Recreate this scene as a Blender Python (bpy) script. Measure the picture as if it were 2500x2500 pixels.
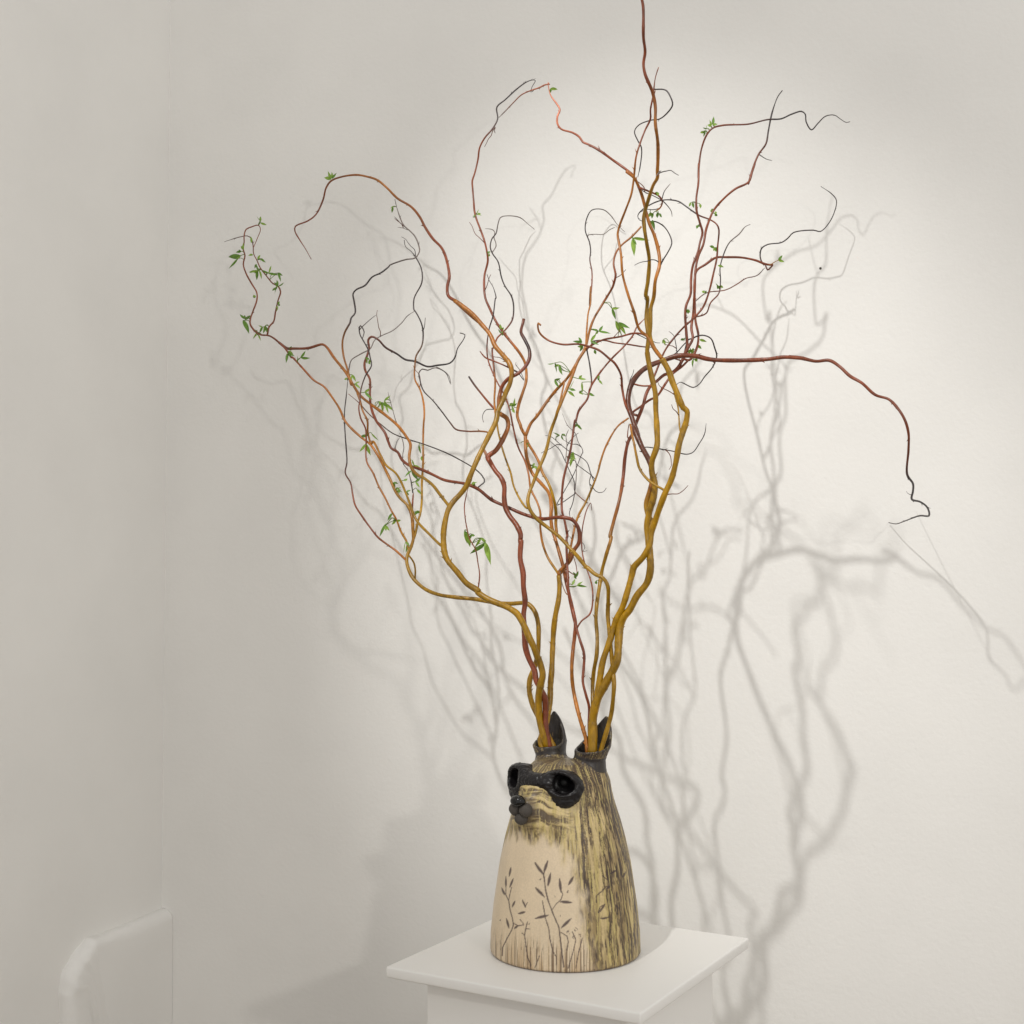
import bpy, bmesh, math, random
import numpy as np
from mathutils import Vector, Matrix

for o in list(bpy.data.objects):
    bpy.data.objects.remove(o, do_unlink=True)
scene = bpy.context.scene
COL = scene.collection
rnd = random.Random(7)
R = math.radians

# ---------------------------------------------------------------- camera
# world: back wall is the plane y = 0, the room is y < 0; x runs along the wall, z up
WALL_YAW = R(20.0)                       # the camera is turned 20 degrees off the wall's normal
PITCH = 0.0358
FPX = 3300.0                             # focal length in pixels of the 2500 px photograph
CAM = np.array([0.6213, -2.3395, 1.581])
PLINTH_Z = 1.0
cam_data = bpy.data.cameras.new('camera')
cam = bpy.data.objects.new('camera', cam_data)
COL.objects.link(cam)
cam.location = CAM
cam.rotation_euler = (math.pi / 2 + PITCH, 0, WALL_YAW)
cam_data.sensor_width = 36.0
cam_data.lens = 36.0 * FPX / 2500.0
cam_data.clip_end = 60
scene.camera = cam

# ---------------------------------------------------------------- light
world = bpy.data.worlds.new('World')
scene.world = world
world.use_nodes = True
bg = world.node_tree.nodes['Background']
bg.inputs[0].default_value = (1.0, 0.983, 0.955, 1)
bg.inputs[1].default_value = 0.78


def spot(name, loc, aim, power, size, blend, radius, color):
    d = bpy.data.lights.new(name, 'SPOT')
    d.energy = power
    d.spot_size = R(size)
    d.spot_blend = blend
    d.shadow_soft_size = radius
    d.color = color
    o = bpy.data.objects.new(name, d)
    COL.objects.link(o)
    o.location = loc
    o.rotation_euler = (Vector(aim) - Vector(loc)).to_track_quat('-Z', 'Y').to_euler()
    return o


# gallery track spot, high on the left in front of the wall: the strong shadows to the lower right
spot('track_spot', (-0.62, -2.55, 4.35), (0.11, 0.0, 1.57), 330, 25, 0.95, 0.042, (1.0, 0.985, 0.955))
# a weaker spot farther off on the right: the faint shadows to the left
spot('far_spot', (3.2, -3.9, 2.75), (0.0, 0.0, 1.45), 125, 95, 0.8, 0.09, (1.0, 0.96, 0.90))

scene.view_settings.view_transform = 'Standard'
scene.view_settings.look = 'None'
scene.view_settings.exposure = 0.0
scene.view_settings.gamma = 1.0


# ---------------------------------------------------------------- helpers
def ray(x, y):
    """direction in world space of a photo pixel (2500 px scale)"""
    dx, dz = (x - 1250) / FPX, (1250 - y) / FPX
    yy = math.cos(PITCH) - dz * math.sin(PITCH)
    zz = math.sin(PITCH) + dz * math.cos(PITCH)
    c, s = math.cos(WALL_YAW), math.sin(WALL_YAW)
    return np.array([dx * c - yy * s, dx * s + yy * c, zz])


def at(x, y, w):
    """point seen at pixel (x, y) that stands w metres in front of the back wall"""
    r = ray(x, y)
    return CAM + r * ((-w - CAM[1]) / r[1])


def project(P):
    d = P - CAM
    c, s = math.cos(WALL_YAW), math.sin(WALL_YAW)
    xc = d[:, 0] * c + d[:, 1] * s
    yc = -d[:, 0] * s + d[:, 1] * c
    zc = d[:, 2]
    y2 = yc * math.cos(PITCH) + zc * math.sin(PITCH)
    z2 = -yc * math.sin(PITCH) + zc * math.cos(PITCH)
    return 1250 + FPX * xc / y2, 1250 - FPX * z2 / y2


def link(name, mesh, mat, parent=None, smooth=True):
    o = bpy.data.objects.new(name, mesh)
    COL.objects.link(o)
    if mat and not mesh.materials:
        mesh.materials.append(mat)
    if smooth:
        mesh.polygons.foreach_set('use_smooth', [True] * len(mesh.polygons))
    if parent:
        o.parent = parent
    return o


def mesh_from(name, verts, faces):
    m = bpy.data.meshes.new(name)
    m.from_pydata([tuple(v) for v in verts], [], [tuple(f) for f in faces])
    m.update()
    return m


def thing(name, label, cat, loc=(0, 0, 0), rz=0.0, group=None):
    o = bpy.data.objects.new(name, None)
    COL.objects.link(o)
    o.location = loc
    o.rotation_euler = (0, 0, rz)
    o.empty_display_size = 0.05
    tag(o, label, cat, group)
    return o


def tag(o, label, cat, group=None):
    o['label'] = label
    o['category'] = cat
    if group:
        o['group'] = group


def srgb(r, g, b):
    f = lambda v: (v / 255 / 12.92) if v / 255 <= 0.04045 else ((v / 255 + 0.055) / 1.055) ** 2.4
    return np.array([f(r), f(g), f(b)])


# ---------------------------------------------------------------- materials
def new_mat(name):
    m = bpy.data.materials.new(name)
    m.use_nodes = True
    nt = m.node_tree
    return m, nt, nt.nodes['Principled BSDF']


def paint_mat(name, col, rough=0.6, scale=60, bump=0.15, dist=0.001, mottling=0.04, big=0.0):
    m, nt, b = new_mat(name)
    N, L = nt.nodes, nt.links
    tc = N.new('ShaderNodeTexCoord')
    n1 = N.new('ShaderNodeTexNoise')
    n1.inputs['Scale'].default_value = scale
    n1.inputs['Detail'].default_value = 6
    n2 = N.new('ShaderNodeTexNoise')
    n2.inputs['Scale'].default_value = 4.0
    n2.inputs['Detail'].default_value = 5
    for n in (n1, n2):
        L.new(tc.outputs['Object'], n.inputs['Vector'])
    ramp = N.new('ShaderNodeValToRGB')
    ramp.color_ramp.elements[0].position = 0.3
    ramp.color_ramp.elements[1].position = 0.7
    ramp.color_ramp.elements[0].color = (*[c * (1 - mottling) for c in col], 1)
    ramp.color_ramp.elements[1].color = (*[min(1, c * (1 + mottling)) for c in col], 1)
    L.new(n2.outputs['Fac'], ramp.inputs['Fac'])
    L.new(ramp.outputs['Color'], b.inputs['Base Color'])
    bp = N.new('ShaderNodeBump')
    bp.inputs['Strength'].default_value = bump
    bp.inputs['Distance'].default_value = dist
    L.new(n1.outputs['Fac'], bp.inputs['Height'])
    last = bp
    if big:
        n3 = N.new('ShaderNodeTexNoise')
        n3.inputs['Scale'].default_value = 9.0
        n3.inputs['Detail'].default_value = 2
        L.new(tc.outputs['Object'], n3.inputs['Vector'])
        b2 = N.new('ShaderNodeBump')
        b2.inputs['Strength'].default_value = big
        b2.inputs['Distance'].default_value = 0.006
        L.new(n3.outputs['Fac'], b2.inputs['Height'])
        L.new(bp.outputs['Normal'], b2.inputs['Normal'])
        last = b2
    L.new(last.outputs['Normal'], b.inputs['Normal'])
    b.inputs['Roughness'].default_value = rough
    b.inputs['Specular IOR Level'].default_value = 0.3
    return m


def attr_mat(name, rough=0.5, noise_scale=300, bump=0.3, dist=0.0006, spec=0.4, vary=0.25, stretch=(1, 1, 1)):
    m, nt, b = new_mat(name)
    N, L = nt.nodes, nt.links
    a = N.new('ShaderNodeAttribute')
    a.attribute_name = 'tint'
    tc = N.new('ShaderNodeTexCoord')
    mp = N.new('ShaderNodeMapping')
    mp.inputs['Scale'].default_value = stretch
    L.new(tc.outputs['Object'], mp.inputs['Vector'])
    n = N.new('ShaderNodeTexNoise')
    n.inputs['Scale'].default_value = noise_scale
    n.inputs['Detail'].default_value = 4
    L.new(mp.outputs['Vector'], n.inputs['Vector'])
    mr = N.new('ShaderNodeMapRange')
    mr.inputs['From Min'].default_value = 0.25
    mr.inputs['From Max'].default_value = 0.75
    mr.inputs['To Min'].default_value = 1 - vary
    mr.inputs['To Max'].default_value = 1 + vary
    L.new(n.outputs['Fac'], mr.inputs['Value'])
    vm = N.new('ShaderNodeVectorMath')
    vm.operation = 'SCALE'
    L.new(a.outputs['Color'], vm.inputs[0])
    L.new(mr.outputs['Result'], vm.inputs['Scale'])
    L.new(vm.outputs['Vector'], b.inputs['Base Color'])
    bp = N.new('ShaderNodeBump')
    bp.inputs['Strength'].default_value = bump
    bp.inputs['Distance'].default_value = dist
    L.new(n.outputs['Fac'], bp.inputs['Height'])
    L.new(bp.outputs['Normal'], b.inputs['Normal'])
    b.inputs['Roughness'].default_value = rough
    b.inputs['Specular IOR Level'].default_value = spec
    return m


M_WALL = paint_mat('wall_paint', (0.80, 0.788, 0.760), 0.65, 120, 0.35, 0.0014, 0.025, 0.16)
M_PLINTH = paint_mat('plinth_paint', (0.83, 0.815, 0.785), 0.45, 180, 0.10, 0.0005, 0.015)
M_FLOOR = paint_mat('floor_wood', (0.30, 0.24, 0.18), 0.5, 20, 0.1, 0.001, 0.1)
M_CLAY = attr_mat('glazed_clay', 0.36, 420, 0.2, 0.0005, 0.4, 0.08)
M_BARK = attr_mat('willow_bark', 0.36, 230, 0.6, 0.0009, 0.5, 0.34, (1, 1, 0.45))
M_CHAR = paint_mat('charcoal_slip', (0.014, 0.0125, 0.013), 0.30, 260, 0.35, 0.0008, 0.25)
M_GREY = paint_mat('muzzle_slip', (0.072, 0.063, 0.055), 0.6, 300, 0.35, 0.0006, 0.2)
M_BLACK = paint_mat('black_gloss', (0.006, 0.006, 0.006), 0.08, 100, 0.0, 0.0001, 0.1)
M_EYE = paint_mat('eye_black', (0.004, 0.004, 0.004), 0.5, 100, 0.0, 0.0001, 0.1)
M_BLACK.node_tree.nodes['Principled BSDF'].inputs['Specular IOR Level'].default_value = 0.45

for m_ in (M_GREY, M_EYE):
    m_.node_tree.nodes['Principled BSDF'].inputs['Specular IOR Level'].default_value = 0.2


def leaf_mat(name, col):
    m, nt, b = new_mat(name)
    N, L = nt.nodes, nt.links
    tc = N.new('ShaderNodeTexCoord')
    n = N.new('ShaderNodeTexNoise')
    n.inputs['Scale'].default_value = 3
    L.new(tc.outputs['Object'], n.inputs['Vector'])
    r = N.new('ShaderNodeValToRGB')
    r.color_ramp.elements[0].position = 0.3
    r.color_ramp.elements[1].position = 0.7
    r.color_ramp.elements[0].color = (*[c * 0.75 for c in col], 1)
    r.color_ramp.elements[1].color = (*[c * 1.3 for c in col], 1)
    L.new(n.outputs['Fac'], r.inputs['Fac'])
    L.new(r.outputs['Color'], b.inputs['Base Color'])
    b.inputs['Roughness'].default_value = 0.45
    b.inputs['Specular IOR Level'].default_value = 0.4
    tr = N.new('ShaderNodeBsdfTranslucent')
    L.new(r.outputs['Color'], tr.inputs['Color'])
    mx = N.new('ShaderNodeMixShader')
    mx.inputs[0].default_value = 0.4
    L.new(b.outputs[0], mx.inputs[1])
    L.new(tr.outputs[0], mx.inputs[2])
    L.new(mx.outputs[0], N['Material Output'].inputs['Surface'])
    return m


M_LEAF = [leaf_mat('willow_leaf_bright', (0.24, 0.38, 0.06)), leaf_mat('willow_leaf_dark', (0.13, 0.25, 0.04))]


# ---------------------------------------------------------------- the setting
def box(x0, x1, y0, y1, z0, z1, bevel=0.0, seg=3):
    bm = bmesh.new()
    bmesh.ops.create_cube(bm, size=1)
    for v in bm.verts:
        v.co = Vector((x0 + (v.co.x + .5) * (x1 - x0), y0 + (v.co.y + .5) * (y1 - y0), z0 + (v.co.z + .5) * (z1 - z0)))
    if bevel:
        bmesh.ops.bevel(bm, geom=bm.edges[:], offset=bevel, segments=seg, affect='EDGES', profile=0.5)
    m = bpy.data.meshes.new('box')
    bm.to_mesh(m)
    bm.free()
    return m


LEFT_X = -0.98
o = link('back_wall', box(LEFT_X - 0.12, 2.6, 0.0, 0.12, 0.0, 4.6), M_WALL, smooth=False)
o['kind'] = 'structure'
BACK_WALL = o
o = link('left_wall', box(LEFT_X - 0.12, LEFT_X, -2.2, 0.0, 0.0, 4.6), M_WALL, smooth=False)
o['kind'] = 'structure'
o = link('floor', box(-1.1, 3.2, -4.5, 0.12, -0.1, -0.002), M_FLOOR, smooth=False)
o['kind'] = 'structure'

# a small dark nail hole in the back wall
h = at(2003, 655, 0.0005)
bm = bmesh.new()
bmesh.ops.create_uvsphere(bm, u_segments=10, v_segments=6, radius=0.0022)
m = bpy.data.meshes.new('nail')
bm.to_mesh(m)
bm.free()
o = link('nail_hole', m, M_GREY, BACK_WALL)
o.location = h
o.scale = (1, 0.5, 1)


def plaster_ledge():
    """low slab of rounded plaster standing out from the left wall, one corner rounded"""
    yn, zt, rad, th = -0.315, 0.882, 0.085, 0.026
    out = [(0.0, -0.001), (0.0, 0.3), (0.0, 0.6)]
    out = []
    n = 26
    for i in range(9):                                   # along the top towards the camera
        out.append((-0.0 + (yn + rad) * i / 8, zt))
    for i in range(1, n + 1):                            # rounded corner
        a = math.pi / 2 * i / n
        out.append((yn + rad - rad * math.sin(a), zt - rad + rad * math.cos(a)))
    for i in range(1, 40):                               # down to the floor
        out.append((yn, (zt - rad) * (1 - i / 39)))
    out = np.array(out)
    rr = random.Random(3)
    ph = [rr.uniform(0, 6) for _ in range(4)]
    k = np.arange(len(out))
    wob = 0.0020 * np.sin(k * 0.35 + ph[0]) + 0.0012 * np.sin(k * 0.8 + ph[1])
    tg = np.gradient(out, axis=0)
    tg /= np.linalg.norm(tg, axis=1)[:, None]
    nrm = np.c_[tg[:, 1], -tg[:, 0]]                     # inward
    nrm *= -1 if nrm[0, 1] > 0 else 1
    lim = np.clip(k / 6, 0, 1)
    rings = []
    rb = 0.021
    prof = [(0, 0), (0, th - rb)] + [(rb - rb * math.cos(a), th - rb + rb * math.sin(a)) for a in np.linspace(0.2, math.pi / 2, 8)] + [(0.05, th + 0.0008)]
    for ins, xx in prof:
        q = out + nrm * ins + nrm * (wob * lim)[:, None]
        q[:, 0] = np.minimum(q[:, 0], -0.0005)
        q[0, 0] = -0.0005
        q[:, 1] = np.maximum(q[:, 1], 0.0)
        rings.append(np.c_[np.full(len(q), LEFT_X + xx), q])
    V = np.concatenate(rings)
    m_, F = len(out), []
    for r in range(len(rings) - 1):
        for i in range(m_ - 1):
            F.append((r * m_ + i, r * m_ + i + 1, (r + 1) * m_ + i + 1, (r + 1) * m_ + i))
    # flat face
    b0 = (len(rings) - 1) * m_
    c = len(V)
    V = np.vstack([V, [[LEFT_X + th + 0.0008, -0.0005, 0.0]]])
    for i in range(m_ - 1):
        F.append((b0 + i, b0 + i + 1, c))
    nz = lambda s_: 0.0016 * np.sin(V[:, 1] * 95 + s_) * np.sin(V[:, 2] * 80 + 2 * s_) + 0.0010 * np.sin(V[:, 1] * 210 + V[:, 2] * 170 + s_)
    amp = np.clip(-V[:, 1] / 0.05, 0, 1) * (V[:, 0] > LEFT_X + 0.004)
    V[:, 0] += nz(1.0) * amp
    V[:, 2] += nz(2.2) * amp * (V[:, 2] > 0.01)
    o = link('plaster_ledge', mesh_from('plaster_ledge', V, F), M_WALL)
    tag(o, 'low white plaster ledge with a rounded corner along the side wall', 'ledge')


plaster_ledge()

# ---------------------------------------------------------------- plinth
PL = thing('display_plinth', 'white painted display plinth with overhanging square top under the animal vase', 'plinth',
           (0.0116, -0.4, 0.0), R(-30 + 20))
# centre of the plinth from its four corners in the photograph
PL.location = (CAM[0] + 0.0921 * math.cos(WALL_YAW) - 2.0304 * math.sin(WALL_YAW),
               CAM[1] + 0.0921 * math.sin(WALL_YAW) + 2.0304 * math.cos(WALL_YAW), 0)
link('top', box(-.2, .2, -.2, .2, PLINTH_Z - 0.016, PLINTH_Z, 0.003, 3), M_PLINTH, PL)
link('pedestal_column', box(-.157, .157, -.157, .157, 0.0, PLINTH_Z - 0.0162, 0.0015, 2), M_PLINTH, PL)

# ---------------------------------------------------------------- the animal vase
VASE_YAW = R(-112)
VX, VY = 0.0, -0.40
VASE = thing('animal_vase', 'tan and black ceramic animal head vase with dark eye mask holding bare branches', 'vase',
             (VX, VY, PLINTH_Z + 0.0003), VASE_YAW)
EAR = [(-0.012, -0.0385), (-0.012, 0.0385)]
EYE = [(0.060, -0.0435, 0.2585), (0.060, 0.0435, 0.2585)]


def smin(a, b, k):
    h_ = np.clip(0.5 + 0.5 * (b - a) / k, 0, 1)
    return b + (a - b) * h_ - k * h_ * (1 - h_)


def ellipsoid(X, Y, Z, c, r):
    k0 = np.sqrt(((X - c[0]) / r[0]) ** 2 + ((Y - c[1]) / r[1]) ** 2 + ((Z - c[2]) / r[2]) ** 2)
    return (k0 - 1) * min(r)


def round_cone(X, Y, Z, a, b, ra, rb):
    a, b = np.array(a), np.array(b)
    d = b - a
    L2 = d @ d
    t = np.clip(((X - a[0]) * d[0] + (Y - a[1]) * d[1] + (Z - a[2]) * d[2]) / L2, 0, 1)
    return np.sqrt((X - a[0] - t * d[0]) ** 2 + (Y - a[1] - t * d[1]) ** 2 + (Z - a[2] - t * d[2]) ** 2) - (ra + (rb - ra) * t)


def vase_sdf(X, Y, Z):
    r = np.sqrt(X * X + Y * Y)
    RZ = np.interp(Z, [0, .004, .03, .07, .135, .17, .197, .234, .255, .27, .28, .30],
                   [.1095, .1120, .1112, .107, .0975, .0900, .0825, .0700, .0605, .052, .045, .03]).astype(np.float32)
    body = np.maximum((r - RZ) * 0.93, (Z - 0.279) * 0.9)
    f = smin(body, ellipsoid(X, Y, Z, (0.014, 0, 0.245), (0.062, 0.0605, 0.040)), 0.014)
    f = smin(f, round_cone(X, Y, Z, (0.045, 0, 0.234), (0.084, 0, 0.2235), 0.036, 0.0165), 0.016)
    f = smin(f, ellipsoid(X, Y, Z, (0.055, 0, 0.203), (0.034, 0.040, 0.028)), 0.018)
    for ex, ey in EAR:
        lean = (Z - 0.285) * 0.20
        dx, dy = X - ex, Y - (ey + np.sign(ey) * lean)
        rr = np.sqrt(dx * dx + dy * dy)
        Ro = np.interp(Z, [.20, .255, .272, .285, .297, .306, .325, .36], [.044, .034, .0258, .0230, .0255, .0282, .0272, .025]).astype(np.float32)
        phi = np.abs(np.arctan2(dy, -dx))                # 0 = towards the back of the head
        zc = np.interp(phi, np.radians([0, 6, 18, 40, 62, 85, 110, 180]), [.349, .3475, .342, .329, .3165, .3060, .3015, .2985]).astype(np.float32)
        outer = rr - Ro
        tube = -smin(-outer, -(Z - zc) * 0.7, 0.003)
        tube = np.maximum(tube, 0.215 - Z)
        f = smin(f, tube, 0.010)
        hole = np.maximum(rr - (Ro - 0.0050), 0.235 - Z)
        f = -smin(-f, hole, 0.002)
    for e in EYE:
        f = np.maximum(f, -(np.sqrt((X - e[0]) ** 2 + (Y - e[1]) ** 2 + (Z - e[2]) ** 2) - 0.0200))
    return np.maximum(f, 0.0 - Z)


def surface_nets(f, org, h_):
    s = (f < 0)
    c = np.zeros(tuple(n - 1 for n in f.shape), np.int8)
    sl = (slice(0, -1), slice(1, None))
    for a in (0, 1):
        for b in (0, 1):
            for d in (0, 1):
                c += s[sl[a], sl[b], sl[d]].astype(np.int8)
    idx = np.argwhere((c > 0) & (c < 8))
    vid = np.full(c.shape, -1, np.int32)
    vid[idx[:, 0], idx[:, 1], idx[:, 2]] = np.arange(len(idx))
    off = [(a, b, d) for a in (0, 1) for b in (0, 1) for d in (0, 1)]
    val = np.stack([f[idx[:, 0] + a, idx[:, 1] + b, idx[:, 2] + d] for a, b, d in off], 1)
    acc = np.zeros((len(idx), 3))
    cnt = np.zeros(len(idx))
    for i in range(8):
        for j in range(i + 1, 8):
            if sum(abs(p - q) for p, q in zip(off[i], off[j])) != 1:
                continue
            cr = (val[:, i] < 0) != (val[:, j] < 0)
            t = np.where(cr, val[:, i] / np.where(cr, val[:, i] - val[:, j], 1), 0)
            p = np.array(off[i])[None] + t[:, None] * (np.array(off[j]) - np.array(off[i]))[None]
            acc[cr] += p[cr]
            cnt[cr] += 1
    V = org + h_ * (idx + acc / cnt[:, None])
    g = np.stack([val[:, 4:].sum(1) - val[:, :4].sum(1),
                  val[:, [2, 3, 6, 7]].sum(1) - val[:, [0, 1, 4, 5]].sum(1),
                  val[:, 1::2].sum(1) - val[:, 0::2].sum(1)], 1)
    g /= np.linalg.norm(g, axis=1)[:, None] + 1e-12
    Q = []
    for ax in range(3):
        a, b = [(1, 2), (2, 0), (0, 1)][ax]
        sa = [slice(None)] * 3
        sb = [slice(None)] * 3
        sa[ax] = slice(0, -1)
        sb[ax] = slice(1, None)
        e = np.argwhere(s[tuple(sa)] != s[tuple(sb)])
        ok = (e[:, a] > 0) & (e[:, b] > 0) & (e[:, a] < f.shape[a] - 1) & (e[:, b] < f.shape[b] - 1)
        e = e[ok]
        inside = s[e[:, 0], e[:, 1], e[:, 2]]
        ids = []
        for da, db in ((0, 0), (-1, 0), (-1, -1), (0, -1)):
            k = e.copy()
            k[:, a] += da
            k[:, b] += db
            ids.append(vid[k[:, 0], k[:, 1], k[:, 2]])
        q = np.stack(ids, 1)
        q[~inside] = q[~inside][:, ::-1]
        Q.append(q)
    return V, g, np.concatenate(Q)


rng = np.random.RandomState(5)
TAB = rng.rand(256, 256)


def vnoise(u, v, seed=0):
    u = u + seed * 37.7
    v = v + seed * 17.3
    i, j = np.floor(u).astype(int), np.floor(v).astype(int)
    a, b = u - i, v - j
    a = a * a * (3 - 2 * a)
    b = b * b * (3 - 2 * b)
    t = lambda p, q: TAB[p % 256, q % 256]
    return (t(i, j) * (1 - a) + t(i + 1, j) * a) * (1 - b) + (t(i, j + 1) * (1 - a) + t(i + 1, j + 1) * a) * b


def fbm(u, v, seed=0, o_=3):
    s, k, t = 0, 0.5, 0
    for n in range(o_):
        s = s + k * vnoise(u * 2 ** n, v * 2 ** n, seed + n)
        t += k
        k *= 0.55
    return s / t


def sstep(a, b, x):
    t = np.clip((x - a) / (b - a), 0, 1)
    return t * t * (3 - 2 * t)


# painted plants on the chest: pixel outlines of the brush marks, laid onto the clay surface
PAINT_STEMS = [
(2.2,[(1376.4,2361.1),(1371.8,2324.7),(1367.2,2286),(1365,2265.5),(1355.9,2245),(1346.7,2222.2),(1337.6,2197.1),(1331.9,2172.1),(1329.7,2153.9),(1327.4,2135.7),(1322.8,2128.8),(1306.9,2107.2)]),
(1.8,[(1327.4,2135.7),(1330.8,2122),(1336.5,2102.6)]),
(1.6,[(1349,2219.9),(1358.1,2207.4),(1369.5,2197.1),(1374.1,2183.5),(1369.5,2174.4)]),
(1.6,[(1384.3,2320.1),(1387.7,2299.6),(1384.3,2286),(1369.5,2276.9)]),
(1.6,[(1358.1,2356.6),(1358.1,2336.1),(1349,2322.4),(1342.2,2290.5),(1339.9,2267.7),(1331.9,2242.7),(1327.4,2217.6),(1324,2199.4)]),
(1.8,[(1226,2333.8),(1227.2,2313.3),(1237.4,2292.8),(1248.8,2272.3),(1253.4,2258.6),(1251.1,2242.7),(1245.4,2222.2),(1242,2199.4),(1235.2,2185.8),(1226,2169.8)]),
(1.4,[(1242,2199.4),(1244.3,2185.8),(1248.8,2167.5)]),
(1.4,[(1235.2,2185.8),(1235.2,2163),(1235.2,2140.2)]),
(1.8,[(1296.6,2358.8),(1287.5,2336.1),(1284.1,2308.7),(1280.7,2283.7),(1284.1,2265.5),(1287.5,2251.8)]),
(1.4,[(1280.7,2283.7),(1273.9,2278)]),
(1.4,[(1285.3,2267.7),(1294.4,2270)]),
(1.4,[(1278.4,2256.4),(1269.3,2245)]),
(1.4,[(1280.7,2213.1),(1275,2199.4)]),
(1.4,[(1281.8,2215.4),(1287.5,2204)]),
(1.6,[(1253.4,2254.1),(1264.8,2260.9),(1278.4,2258.6)]),
(1.6,[(1406,2363.4),(1412.8,2324.7),(1421.9,2290.5)]),
(1.6,[(1387.7,2363.4),(1399.1,2324.7),(1406,2295.1),(1396.9,2274.6)]),
(1.5,[(1305.8,2363.4),(1317.1,2333.8)]),
(1.8,[(1456.1,2204),(1456.1,2188),(1472,2174.4),(1478.8,2165.3),(1488,2163)]),
(1.5,[(1483.4,2149.3),(1472,2137.9)]),
(1.5,[(1483.4,2147),(1481.1,2126.5)]),
(1.8,[(1460.6,2229),(1465.2,2215.4),(1476.6,2208.5)]),
(1.8,[(1467.5,2242.7),(1488,2239.3)]),
(1.5,[(1515.3,2222.2),(1503.9,2209.7)])]
PAINT_LEAVES = [
(2.56211,1327.4,2136.8,1305.8,2107.2),
(2.56211,1327.4,2131.1,1337.2,2102.6),
(2.56211,1337.6,2164.1,1344.5,2131.1),
(2.56211,1329.7,2190.3,1305.8,2166.4),
(2.56211,1369.5,2178.9,1366.1,2144.8),
(2.56211,1387.7,2161.8,1400.3,2140.2),
(2.56211,1366.1,2201.7,1396.9,2204),
(2.56211,1339.9,2234.7,1306.9,2242.7),
(2.56211,1369.5,2266.6,1394.6,2242.7),
(1.70807,1243.1,2140.2,1247.7,2117.4),
(1.70807,1235.2,2167.5,1235.2,2142.5),
(1.70807,1244.3,2167.5,1253.4,2144.8),
(1.70807,1231.7,2185.8,1224.9,2167.5),
(1.70807,1250,2215.4,1257.9,2199.4),
(1.99275,1264.8,2231.3,1283,2226.7),
(1.99275,1243.1,2267.7,1236.3,2242.7),
(1.99275,1255.7,2267.7,1264.8,2259.8),
(1.4234,1284.1,2216.5,1275,2197.1),
(1.70807,1490.2,2134.5,1506.2,2124.3),
(1.70807,1481.1,2169.8,1490.2,2165.3),
(1.70807,1462.9,2229,1476.6,2209.7),
(1.70807,1506.2,2194.9,1506.2,2176.6),
(1.70807,1467.5,2243.8,1488,2239.3),
(1.70807,1522.1,2142.5,1527.8,2128.8)]
PAINT_FLOWERS = [(1317.1,2147,4.1),(1354.7,2188,3.2),(1385.5,2176.6,4.1),(1367.2,2237,2.7),(1387.7,2276.9,5.9),(1406,2270,5.5),(1415.1,2283.7,5),(1401.4,2288.2,5),(1247.7,2172.1,2.7),(1221.5,2247.2,2.7),(1292.1,2256.4,2.3)]



def seg_dist(px, py, a, b):
    ax, ay = a
    dx, dy = b[0] - ax, b[1] - ay
    t = np.clip(((px - ax) * dx + (py - ay) * dy) / (dx * dx + dy * dy + 1e-9), 0, 1)
    return np.hypot(px - ax - t * dx, py - ay - t * dy), t


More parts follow.
